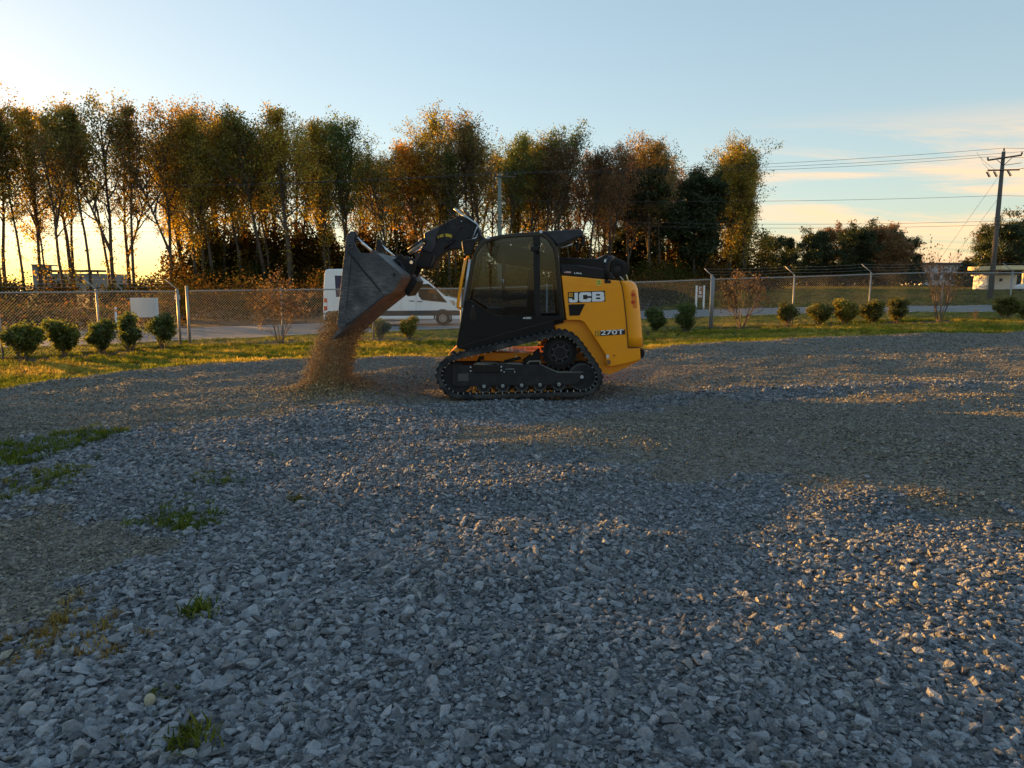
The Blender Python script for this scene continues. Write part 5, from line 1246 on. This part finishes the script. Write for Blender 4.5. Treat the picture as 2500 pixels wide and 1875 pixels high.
# --- cab
outer = [(255, 1120), (300, 870), (345, 622), (383, 405), (408, 315), (452, 246), (520, 206), (640, 182), (800, 166), (905, 160), (960, 157), (1012, 176), (1066, 222), (1106, 292), (1126, 400), (1139, 560), (1155, 740), (1172, 900)]
inn = [(292, 1108), (338, 870), (374, 640), (408, 430), (433, 335), (486, 266), (560, 230), (650, 214), (800, 201), (905, 195), (962, 190), (990, 203), (1036, 240), (1073, 305), (1093, 410), (1104, 560), (1116, 740), (1130, 880)]
def cab_side(y0, near):
    cb = MB().band(pa(outer, YC0), pa(inn, YC0), y0, y0 + .06).build('cab_frame', M['black_gloss'], LD, .008)
    MB().prism(pa([(905, 190), (960, 184), (966, 890), (916, 885)], YC0), y0 - .004, y0 + .05).build('door_pillar', M['black'], cb, .006)
    lowp = [(258, 1122), (302, 872), (332, 738), (372, 732), (470, 795), (588, 866), (925, 872), (1130, 868), (1168, 902), (1078, 912), (1080, 990), (760, 1065), (392, 1158), (270, 1140)]
    pnl = MB().prism(pa(lowp, YC0), y0 - .012, y0 + .05).build('lower_panel', M['black_panel'], cb, .006)
    if near:
        MB().band(pa([(288, 1126), (680, 1010), (1076, 905)], YC0 - .015), pa([(290, 1131), (682, 1015), (1078, 910)], YC0 - .015), y0 - .0155, y0 - .008).build('panel_gap', M['decal_black'], cb)
        MB().band(pa([(374, 728), (470, 792), (588, 862), (925, 866)], YC0 - .015), pa([(370, 736), (466, 800), (586, 871), (925, 875)], YC0 - .015), y0 - .016, y0 - .006).build('window_seal', M['black_gloss'], cb)
    y_g = y0 + .02
    MB().prism(pa([(340, 735), (374, 640), (408, 430), (433, 335), (486, 266), (560, 230), (650, 214), (800, 201), (908, 194), (912, 866), (590, 860), (480, 795), (374, 728)], YC0 + .02), y_g, y_g + .005).build('door_glass', M['glass'], cb)
    MB().prism(pa([(962, 190), (990, 203), (1036, 240), (1073, 305), (1093, 410), (1104, 560), (1116, 740), (1128, 872), (964, 872)], YC0 + .02), y_g, y_g + .005).build('quarter_glass', M['glass'], cb)
    return cb
cb = cab_side(YC0, True); cab_side(YC1 - .06, False)
yc = YC0
# sliding window frame inside the door glass
MB().prism(pa([(640, 330), (662, 330), (664, 690), (640, 690)], yc + .03), yc + .028, yc + .05).build('window_slider', M['decal_black'], cb)
MB().prism(pa([(415, 690), (850, 690), (850, 716), (415, 716)], yc + .03), yc + .028, yc + .05).build('window_rail', M['decal_black'], cb)
MB().tube([p3(640, 590, yc + .02), p3(640, 565, yc + .012), p3(655, 560, yc + .012), p3(655, 600, yc + .012)], .005, 6).build('window_latch', M['silver'], cb)
for (x0, y0_, x1_, y1_) in ((888, 284, 950, 322), (936, 825, 958, 888)): MB().prism(pa([(x0, y0_), (x1_, y0_), (x1_, y1_), (x0, y1_)], yc - .03), yc - .03, yc + .01).build('hinge', M['black'], cb, .006)
MB().tube([p3(940, 262, yc - .02), p3(944, 345, yc - .02)], .014, 8).build('hinge_pin', M['black'], cb)
h = p1(395, 850, yc - .02); MB().prism([(h[0] + .036 * math.cos(t), h[1] + .095 * math.sin(t)) for t in np.linspace(0, 6.283, 21)[:-1]], yc - .018, yc - .01).build('handle_recess', M['decal_black'], cb)
MB().prism(rounded(pa([(382, 795), (408, 795), (406, 905), (388, 905)], yc - .03), .02), yc - .035, yc - .02).build('door_handle', M['black_gloss'], cb, .005)
MB().tube([p3(388, 790, yc - .03), p3(404, 788, yc - .03)], .018, 10).build('key_lock', M['grey_plastic'], cb)
xa, za = p1(818, 894, yc - .014); xb, zt = p1(887, 878, yc - .014); text_mesh('AGRI', zt - za, M['decal_white'], 'lettering', cb, (xa, yc - .0135, za), xb - xa, .025)
for (x, y, r_) in ((525, 208, .0), (970, 158, .0)): MB().prism(pa([(x - 11, y - 12), (x + 11, y - 14), (x + 12, y + 10), (x - 10, y + 12)], yc - .003), yc - .004, yc + .05).build('label', M['label_white'], cb)
# roof, front and rear
rf = [(383, 405), (408, 315), (452, 246), (520, 206), (640, 182), (800, 166), (960, 157), (1012, 176), (1066, 222), (1106, 292)]
ri = [(400, 410), (424, 325), (466, 262), (530, 226), (645, 203), (802, 188), (955, 180), (998, 198), (1046, 238), (1084, 300)]
roof = MB().band(pa(rf[2:], YC0), pa(ri[2:], YC0), YC0 + .055, YC1 - .055).build('roof', M['black_gloss'], LD, .004)
MB().prism(pa([(560, 235), (900, 203), (900, 210), (560, 243)], YC0), YC0 + .1, YC1 - .1).build('headliner', M['headliner'], roof)
vz_ = MB().prism(pa([(958, 156), (1130, 146), (1292, 136), (1312, 142), (1326, 158), (1324, 190), (1230, 222), (1108, 270), (1068, 222), (1012, 176)], YC0 + .05), YC0 + .045, YC1 - .02).build('rear_visor', M['steel_blue'], LD, .012)
for (x, y, yy) in ((1332, 236, YC0 + .10), (1280, 285, YC0 + .55)):
    wlp = MB().prism([(p1(x, y, yy)[0] + .02 * math.cos(t), p1(x, y, yy)[1] + .062 * math.sin(t)) for t in np.linspace(0, 6.283, 17)[:-1]], yy, yy + .12).build('work_light', M['black'], vz_, .006)
    MB().tube([p3(x - 8, y - 20, yy + .06), p3(x - 30, y - 50, yy + .06)], .012, 6).build('lamp_bracket', M['black'], vz_)
    MB().prism([(p1(x + 5, y, yy)[0] + .008 * math.cos(t), p1(x, y, yy)[1] + .055 * math.sin(t)) for t in np.linspace(0, 6.283, 17)[:-1]], yy + .01, yy + .11).build('lamp_lens', M['lamp_glass'], wlp)
MB().tube([p3(1120, 292, YC0 + .3), p3(1160, 286, YC0 + .3), p3(1180, 280, YC0 + .35), p3(1240, 260, YC0 + .35)], .014, 6).build('cable', M['silver'], vz_)
MB().prism(pa([(383, 405), (408, 405), (345, 740), (318, 740)], YC0), YC0 + .06, YC1 - .06).build('windscreen', M['glass'], LD)
MB().prism(pa([(300, 870), (330, 740), (345, 740), (318, 880), (280, 1110), (258, 1115)], YC0), YC0 + .055, YC1 - .055).build('front_panel', M['black_panel'], LD)
MB().prism(pa([(1106, 292), (1126, 400), (1139, 560), (1128, 562), (1114, 405), (1094, 300)], YC0), YC0 + .06, YC1 - .06).build('rear_glass', M['glass'], LD)
MB().prism(pa([(1139, 560), (1172, 900), (1150, 900), (1120, 565)], YC0), YC0 + .058, YC1 - .058).build('rear_bulkhead', M['black_panel'], LD)
MB().prism(pa([(280, 1100), (1165, 890), (1165, 930), (300, 1135)], YC0), YC0 + .055, YC1 - .055).build('cab_floor', M['black_panel'], LD)
# grab handle and front lamp
MB().tube([p3(362, 368, yc - .02), p3(348, 372, yc - .03), p3(334, 388, yc - .035), p3(300, 570, yc - .035), p3(268, 770, yc - .035), p3(270, 795, yc - .03), p3(294, 808, yc - .015)], .019, 12).build('grab_handle', M['yellow'], LD)
MB().tube([p3(372, 390, yc + .0), p3(345, 560, yc + .0), p3(306, 800, yc + .0)], .016, 8).build('pillar_trim', M['silver'], cb)
fl = MB().prism(pa([(302, 240), (318, 226), (420, 214), (398, 300), (385, 350), (330, 356), (312, 330)], yc - .04), yc - .04, yc + .14).build('front_work_light', M['black'], LD, .008)
for k in range(5): y = 262 + k * 15; MB().prism(pa([(328 + k * 7, y), (372, y - 2), (371, y + 5), (331 + k * 7, y + 7)], yc - .043), yc - .045, yc - .038).build('louver', M['decal_black'], fl)
MB().prism(pa([(298, 245), (304, 244), (326, 352), (318, 354)], yc - .04), yc - .03, yc + .13).build('lamp_lens', M['lamp_glass'], fl)
# interior
seat = MB().prism(pa([(640, 850), (655, 800), (700, 790), (880, 800), (905, 830), (900, 870), (640, 880)], 9.35), 9.32, 9.82).build('seat_cushion', M['seat'], LD, .03, 3)
MB().prism(pa([(850, 810), (868, 600), (880, 480), (905, 440), (940, 440), (955, 480), (950, 650), (930, 830)], 9.37), 9.36, 9.78).build('seat_back', M['seat'], seat, .03, 3)
MB().prism(pa([(880, 430), (890, 380), (915, 360), (945, 370), (950, 430)], 9.4), 9.45, 9.7).build('headrest', M['seat'], seat, .03, 3)
for yy in (9.2, 9.84):
    ar = MB().prism(rounded(pa([(640, 700), (660, 680), (800, 670), (860, 690), (860, 730), (650, 740)], yy), .02), yy, yy + .10).build('armrest_pod', M['grey_plastic'], LD, .01)
    MB().tube([p3(670, 690, yy + .05), p3(655, 630, yy + .05), p3(650, 600, yy + .05)], [.012, .015, .024], 8).build('joystick', M['black'], ar)
MB().prism(pa([(500, 820), (520, 800), (640, 800), (660, 860), (600, 880), (510, 840)], 9.5), 9.45, 9.75).build('foot_console', M['grey_plastic'], LD, .01)
MB().prism(pa([(385, 440), (415, 410), (440, 440), (420, 560), (380, 560)], 9.95), 9.9, 9.98).build('display_screen', M['decal_black'], LD, .008)

# --- rear deck and loader boom on the far side
dc = MB().prism(pa([(1128, 430), (1300, 442), (1480, 470), (1560, 500), (1600, 560), (1500, 559), (1300, 541), (1146, 527)], YB0 + .02), YB0 + .02, YB1 - .1).build('rear_deck', M['black'], LD, .012)
yk = YB0 + .018
fg = MB().prism(pa([(1166, 490), (1224, 494), (1224, 508), (1166, 505)], yk), yk - .002, yk).build('flag_decal', M['label_white'], dc)
for k in range(4): y = 491.5 + k * 3.8; MB().prism(pa([(1184 if k < 2 else 1167, y + 1), (1223, y + 3), (1223, y + 4.6), (1184 if k < 2 else 1167, y + 2.6)], yk - .002), yk - .0035, yk - .0022).build('stripe', M['red_lens'], fg)
MB().prism(pa([(1167, 491), (1183, 492), (1183, 499), (1167, 498)], yk - .002), yk - .0037, yk - .0022).build('canton', M['purple'], fg)
xa, za = p1(1250, 513, yk); xb, zt = p1(1316, 500, yk); t_ = text_mesh('USA', zt - za, M['decal_white'], 'lettering', dc, (0, yk - .002, 0), xb - xa, .02); t_.location = (xa, 0, za); t_.rotation_euler = (0, .05, 0)
BY0, BY1 = 10.12, 10.46
arm_ = MB().prism(pa([(1128, 375), (1300, 382), (1450, 386), (1492, 362), (1522, 350), (1566, 366), (1650, 396), (1688, 430), (1702, 475), (1692, 515), (1640, 545), (1500, 540), (1128, 500), (600, 420), (440, 240), (436, 120), (470, 195), (560, 240), (1000, 335)], BY0 - .28), BY0 - .28, BY1).build('boom_arm', M['black'], LD, .012)
c = p1(1615, 470, BY0 - .28); pv = MB().ring(c, .05, .105, BY0 - .33, BY0 - .26).build('boom_pivot', M['black_panel'], arm_, .008); MB().cyl(c, .048, BY0 - .32, BY0 - .27, 20).build('pivot_pin', M['steel_dark'], pv)
MB().ring(p1(1640, 472, BY0 - .28), .105, .122, BY0 - .26, BY0 + .1).build('hose_loop', M['rubber'], arm_)
# strap handle over the deck
MB().tube([p3(1522, 590, YB0 + .03), p3(1524, 470, YB0 + .03), p3(1530, 420, YB0 + .03), p3(1548, 390, YB0 + .05), p3(1570, 378, YB0 + .12), p3(1575, 380, YB0 + .25)], [.034, .034, .034, .033, .03, .03], 10).build('exhaust_stack', M['black'], LD)
MB().prism(pa([(1504, 565), (1560, 568), (1562, 592), (1508, 594)], YB0 - .004), YB0 - .006, YB0 + .03).build('stack_base', M['black'], LD, .004)
MB().prism(pa([(1507, 388), (1524, 392), (1518, 418), (1502, 414)], YB0 + .0), YB0 - .002, YB0 + .004).build('label', M['label_white'], LD)
for (a, b, m) in (((1690, 520), (1708, 578), 'canopy'), ((1636, 535), (1668, 570), 'silver')): MB().tube([p3(*a, YB0 + .5), p3(*b, YB0 + .5)], .008, 6).build('gas_strut', M[m], LD)  # first strut's cream tone has warm sunlight put into its colour
# front half of the boom
BO = [(310, 690), (630, 530), (800, 440), (1060, 312), (1200, 350), (1350, 430), (1450, 500), (1515, 610), (1530, 720), (1490, 790), (1300, 840), (1180, 960), (1100, 1020), (900, 1030), (760, 1080), (660, 1160), (580, 1270), (490, 1440), (400, 1460), (150, 1440), (118, 1290), (215, 1090), (300, 940)]
boom = MB().prism(pa(BO, BY0, Cz), BY0, BY1).build('boom', M['steel_dark'], LD, .014)
MB().prism(pa([(312, 700), (632, 545), (565, 800), (552, 990), (462, 1108), (245, 1040), (312, 900)], BY0 - .02, Cz), BY0 - .025, BY1 + .025).build('boom_collar', M['steel_blue'], boom, .01)
MB().prism(pa([(252, 1062), (500, 1150), (500, 1180), (420, 1400), (390, 1430), (155, 1425), (140, 1290)], BY0 - .03, Cz), BY0 - .035, BY1 + .03).build('telescopic_section', M['black'], boom, .012)
MB().prism(pa([(500, 1150), (570, 1185), (490, 1390), (420, 1400)], BY0 - .01, Cz), BY0 - .012, BY1 + .01).build('wear_pad', M['decal_black'], boom, .004)
MB().band(pa([(572, 765), (640, 725), (720, 705), (800, 702), (880, 722), (918, 752)], BY0 - .003, Cz), pa([(570, 810), (650, 785), (720, 770), (800, 768), (860, 775), (900, 792)], BY0 - .003, Cz), BY0 - .004, BY0).build('hazard_stripe', M['hazard_yellow'], boom)
for pts in ([(628, 733), (645, 724), (650, 785), (635, 790)], [(720, 704), (736, 703), (738, 770), (722, 771)], [(668, 718), (678, 715), (690, 745), (682, 748)]): MB().prism(pa(pts, BY0 - .006, Cz), BY0 - .007, BY0 - .0045).build('stripe_mark', M['decal_black'], boom)
def hose(pts, r, m, nm, Y, f=Cz, par=None): return MB().tube([p3(*p, Y, f) for p in pts], r, 8).build(nm, M[m], par or boom)
hose([(1090, 290), (1210, 360), (1420, 480), (1455, 530), (1410, 640), (1345, 810)], .010, 'silver', 'hydraulic_pipe', BY0 - .03)
hose([(1120, 300), (1240, 370), (1440, 500), (1500, 605), (1470, 690), (1400, 800)], .010, 'silver', 'hydraulic_pipe', BY0 - .06)
hose([(955, 165), (1060, 250), (1130, 300), (1240, 360)], .018, 'silver', 'pipe_manifold', BY0 + .05)
hose([(1140, 175), (1180, 230), (1240, 260), (1260, 330)], .02, 'grey_plastic', 'hose_fitting', BY0 + .05)
hose([(1150, 240), (1320, 370), (1400, 500)], .016, 'rubber', 'hydraulic_hose', BY0 + .08)
hose([(1310, 825), (1370, 810), (1420, 790), (1480, 775)], .009, 'chrome', 'pipe_end', BY0 - .08)
hose([(960, 180), (930, 250), (945, 330), (1000, 400), (1010, 540), (1040, 580), (1045, 650), (960, 740), (900, 760)], .006, 'rubber', 'hose', BY0 - .012)
hose([(800, 440), (760, 560), (740, 700), (760, 800), (830, 860), (900, 830)], .008, 'rubber', 'hose', BY0 - .012)
hose([(630, 545), (600, 680), (570, 840)], .008, 'rubber', 'hose', BY0 - .03)
hose([(1030, 480), (1010, 540), (1060, 590), (1130, 580), (1165, 530)], .006, 'rubber', 'hose', BY0 - .01)
hose([(740, 1020), (860, 920), (960, 840)], .016, 'black', 'lock_bar', BY0 - .02)
hose([(1110, 860), (1250, 760), (1330, 780)], .006, 'rubber', 'hose', BY0 - .05)
MB().cyl(p1(1105, 437, BY0, Cz), .008, BY0 - .008, BY0, 10).build('bolt', M['silver'], boom)
# tilt cylinders down to the hitch
hose([(330, 830), (-30, 1050)], .030, 'steel_dark', 'tilt_cylinder', BY0 - .10); hose([(290, 905), (-20, 1120)], .026, 'dust', 'tilt_cylinder', BY0 - .2); hose([(255, 1005), (45, 1130)], .009, 'chrome', 'tilt_rod', BY0 - .2)
# quick hitch
HY0, HY1 = 9.62, 10.34
ht = MB().prism(pa([(820, 425), (915, 388), (965, 330), (1000, 340), (1030, 385), (1150, 394), (1188, 425), (1188, 470), (1165, 560), (1120, 650), (1000, 640), (960, 560), (850, 470)], HY0, Gz), HY0, HY0 + .10).prism(pa([(820, 425), (915, 388), (965, 330), (1000, 340), (1030, 385), (1150, 394), (1188, 425), (1188, 470), (1165, 560), (1120, 650), (1000, 640), (960, 560), (850, 470)], HY0, Gz), HY1 - .1, HY1).build('hitch_frame', M['black'], LD, .01)
MB().prism(pa([(980, 600), (1180, 640), (1232, 700), (1210, 760), (1115, 905), (1085, 880), (1000, 660)], HY0 + .3, Gz), HY0 + .1, HY1 + .12).build('hitch_plate', M['steel_dark'], ht, .012)
MB().prism(pa([(860, 420), (960, 440), (1000, 540), (1060, 640), (1000, 640), (900, 520)], HY0 + .05, Gz), HY0 - .1, HY1 - .05).build('hitch_beam', M['black'], ht, .01)
MB().band(pa([(900, 392), (985, 430), (1040, 520), (1080, 615)], HY0 - .02, Gz), pa([(900, 405), (965, 440), (1015, 530), (1030, 605)], HY0 - .02, Gz), HY0 - .03, HY0 + .01).build('hitch_rib', M['steel_blue'], ht, .004)
c = p1(1133, 445, HY0, Gz); MB().ring(c, .022, .045, HY0 - .02, HY0 + .01).build('pin_boss', M['black'], ht); MB().cyl(c, .022, HY0 - .03, HY0 + .01, 16).build('hitch_pin', M['chrome'], ht)
MB().prism(pa([(1010, 720), (1060, 700), (1050, 810), (1000, 820)], HY0 + .1, Gz), HY0 + .085, HY0 + .3).build('latch_slot', M['decal_black'], ht)

# --- multi-purpose bucket
KY0, KY1 = 8.80, 10.72
SIDE = [(268, 62), (300, 37), (345, 42), (364, 82), (352, 150), (382, 232), (442, 318), (570, 322), (602, 290), (640, 306), (800, 440), (985, 600), (990, 652), (940, 745), (880, 842), (820, 880), (770, 902), (330, 1252), (182, 1372), (122, 1292), (142, 1100), (190, 640), (222, 345), (240, 150)]
def bucket_mat():
    m, n, l, p = nodes('worn_bucket_steel'); p.inputs['Metallic'].default_value = .25; p.inputs['Roughness'].default_value = .5
    tc = n.new('ShaderNodeTexCoord'); mp_ = n.new('ShaderNodeMapping'); mp_.inputs['Rotation'].default_value = (0, R(40), 0); mp_.inputs['Scale'].default_value = (1.2, 1.2, 5); l.new(tc.outputs['Object'], mp_.inputs[0])
    def noi(sc, src, lo, hi):
        q = n.new('ShaderNodeTexNoise'); q.inputs['Scale'].default_value = sc; q.inputs['Detail'].default_value = 8; q.inputs['Roughness'].default_value = .7; l.new(src, q.inputs['Vector'])
        r_ = n.new('ShaderNodeMapRange'); r_.inputs['From Min'].default_value = lo; r_.inputs['From Max'].default_value = hi; l.new(q.outputs['Fac'], r_.inputs['Value']); return r_.outputs[0]
    a = noi(3.0, tc.outputs['Object'], .34, .64); b = noi(9, mp_.outputs[0], .36, .70)
    mu = n.new('ShaderNodeMath'); mu.operation = 'MULTIPLY'; l.new(a, mu.inputs[0]); l.new(b, mu.inputs[1])
    # dust collects on the lower part of the side plate
    sp = n.new('ShaderNodeSeparateXYZ'); l.new(tc.outputs['Object'], sp.inputs[0]); dz = n.new('ShaderNodeMapRange'); dz.inputs['From Min'].default_value = 1.75; dz.inputs['From Max'].default_value = 1.05; dz.inputs['To Min'].default_value = .35; dz.inputs['To Max'].default_value = 1.5; l.new(sp.outputs[2], dz.inputs['Value'])
    m2 = n.new('ShaderNodeMath'); m2.operation = 'MULTIPLY'; m2.use_clamp = True; l.new(mu.outputs[0], m2.inputs[0]); l.new(dz.outputs[0], m2.inputs[1])
    mx = n.new('ShaderNodeMix'); mx.data_type = 'RGBA'; l.new(m2.outputs[0], mx.inputs[0]); mx.inputs[6].default_value = (.036, .041, .053, 1); mx.inputs[7].default_value = (.24, .24, .245, 1); l.new(mx.outputs[2], p.inputs['Base Color'])
    return m
M['bucket'] = bucket_mat(); M['bucket_under'] = pm('scoured_steel', (.058, .060, .063), (.125, .125, .122), 5, .65, bump=.08, bscale=30, stretch=(3, .5, 3))
near = pa(SIDE, KY0, Gz)
bk = MB().prism(near, KY0, KY0 + .03).prism(near, KY1 - .03, KY1).build('bucket', M['bucket'], LD, .006)
O = [(182, 1372), (330, 1252), (770, 902), (820, 880), (880, 842), (940, 745), (990, 652), (985, 600), (800, 440), (640, 306)]
I = [(190, 1345), (322, 1230), (760, 880), (806, 858), (860, 822), (915, 735), (964, 650), (962, 612), (785, 458), (632, 325)]
MB().band(pa(O[:4], KY0, Gz), pa(I[:4], KY0, Gz), KY0 + .03, KY1 - .03).build('bucket_floor', M['bucket_under'], bk)
MB().band(pa(O[3:], KY0, Gz), pa(I[3:], KY0, Gz), KY0 + .03, KY1 - .03).build('bucket_back', M['bucket_under'], bk)
for k in range(4):      # wear strips along the floor
    y = KY0 + .22 + k * .42; MB().band(pa([(345, 1244), (560, 1073), (765, 910)], KY0, Gz), pa([(338, 1236), (552, 1064), (758, 900)], KY0, Gz), y, y + .10).build('wear_strip', M['bucket_under'], bk)
ce = pa([(50, 1496), (112, 1392), (150, 1350), (200, 1352), (325, 1262), (335, 1254), (182, 1385)], KY0, Gz)
MB().prism(ce, KY0 - .012, KY1 + .012).build('cutting_edge', M['bucket_under'], bk)
MB().prism(pa([(222, 345), (262, 330), (318, 375), (236, 1150), (300, 1246), (182, 1368), (122, 1290), (142, 1100), (190, 640)], KY0 - .012, Gz), KY0 - .014, KY0).build('jaw_plate', M['bucket'], bk, .004)
MB().band(pa([(262, 300), (470, 560), (600, 715), (716, 852)], KY0 - .01, Gz), pa([(280, 285), (488, 545), (618, 700), (730, 840)], KY0 - .01, Gz), KY0 - .012, KY0 + .002).build('stiffener', M['steel_dark'], bk, .003)
MB().band(pa([(330, 1252), (770, 900)], KY0 - .01, Gz), pa([(322, 1232), (760, 884)], KY0 - .01, Gz), KY0 - .014, KY0 + .002).build('floor_lip', M['steel_blue'], bk, .003)
MB().prism(pa([(604, 292), (640, 300), (990, 600), (992, 655), (882, 846), (820, 884), (765, 886), (716, 852), (470, 560), (430, 470), (442, 322), (570, 325)], KY0 - .006, Gz), KY0 - .008, KY0).build('rear_jaw_plate', M['bucket'], bk, .004)
for (x, y) in ((305, 220), (900, 612)):
    c = p1(x, y, KY0 - .014, Gz); MB().ring(c, .020, .034, KY0 - .026, KY0).build('pivot_bush', M['grey_plastic'], bk); MB().cyl(c, .019, KY0 - .022, KY0, 16).build('pivot_pin', M['steel_dark'], bk); MB().cyl((c[0] + .022, c[1] - .02), .008, KY0 - .02, KY0, 8).build('pin_bolt', M['silver'], bk)
for yy in (KY0 + .11, KY1 - .11):
    MB().tube([(*p1(345, 90, KY0, Gz)[:1], yy, p1(345, 90, KY0, Gz)[1]), (p1(605, 318, KY0, Gz)[0], yy, p1(605, 318, KY0, Gz)[1])], .017, 10).build('clam_rod', M['chrome'], bk)
    MB().tube([(p1(580, 296, KY0, Gz)[0], yy, p1(580, 296, KY0, Gz)[1]), (p1(760, 455, KY0, Gz)[0], yy, p1(760, 455, KY0, Gz)[1])], .034, 12).build('clam_cylinder', M['black'], bk)
    q = p1(320, 75, KY0, Gz); MB().prism([(q[0] + a, q[1] + b) for a, b in rounded([(-.045, -.09), (.035, -.11), (.05, .02), (.02, .05), (-.03, .05)], .02)], yy - .05, yy + .05).build('rod_lug', M['steel_dark'], bk, .006)

# --- gravel pouring out of the bucket
def Bz(x, y): return 700 + x / 3.19, 480 + y / 3.19
chip_col = bpy.data.collections.new('chip_shapes')
for k in range(6):
    me = STONES[k].copy(); me.materials.clear(); me.materials.append(M['debris']); chip_col.objects.link(bpy.data.objects.new('chip_shape', me))
r = np.random.default_rng(21); n = 52000
L_ = np.array([(890, 372), (960, 325), (1080, 275), (1200, 235), (1300, 208), (1400, 185), (1480, 165), (1530, 145), (1570, 115)], float); R_ = np.array([(890, 410), (960, 560), (1020, 630), (1080, 575), (1150, 525), (1300, 490), (1420, 470), (1500, 455), (1570, 400)], float)
v = 890 + 680 * r.power(1.35, n); lo = np.interp(v, L_[:, 0], L_[:, 1]); hi = np.interp(v, R_[:, 0], R_[:, 1])
q = r.beta(1.5, 1.6, n); edge_j = r.normal(0, 7 + (v - 890) * .018, n); u = lo + (hi - lo) * q + edge_j
X, Yv, Z = np.empty(n), np.empty(n), np.empty(n)
for i in range(n):
    x, z = at(*Bz(u[i], v[i]), 9.75); X[i], Z[i] = x, z
Yv = 9.75 + (r.beta(1.3, 1.3, n) - .5) * 1.25
gz = zpad(X, Yv); Z = np.maximum(Z, gz + r.exponential(.03, n) * np.exp(-((X + 2.45) / .35) ** 2) * 2)
k = Z < 2.0
s = r.uniform(.006, .020, n) * (1 + 1.0 * (r.random(n) < .06))
t = np.clip(.25 + .6 * (v - 1000) / 550 + r.normal(0, .2, n), 0, 1)  # sunlight put into the tint: grains turn more orange lower down
fg_ = scatter('falling_gravel', np.stack([X, Yv, Z], -1)[k], r.uniform(0, 6.28, (n, 3))[k], (s[:, None] * r.uniform(.7, 1.3, (n, 3)))[k], r.integers(0, 6, n)[k], t[k], chip_col)
tag(fg_, 'stream of gravel and dirt pouring from the bucket lip onto the ground', 'gravel')
# heap forming under the stream
hx, hy = -2.55, 9.75; rr_ = np.random.default_rng(31); n = 9000
a, d = rr_.uniform(0, 6.283, n), np.abs(rr_.normal(0, .5, n)); X = hx + d * np.cos(a) * .75; Yv = hy + d * np.sin(a) * 1.5
hh = .16 * np.exp(-(((X - hx) / .38) ** 2 + ((Yv - hy) / .75) ** 2)); s = rr_.uniform(.012, .035, n)
hp = scatter('gravel_heap', np.stack([X, Yv, zpad(X, Yv) + hh * rr_.uniform(.2, 1, n)], -1), rr_.uniform(0, 6.28, (n, 3)), s[:, None] * rr_.uniform(.7, 1.3, (n, 3)), rr_.integers(0, 6, n), np.clip(rr_.normal(.5, .2, n), 0, 1), chip_col)
tag(hp, 'low heap of fresh gravel building up under the falling stream', 'gravel')
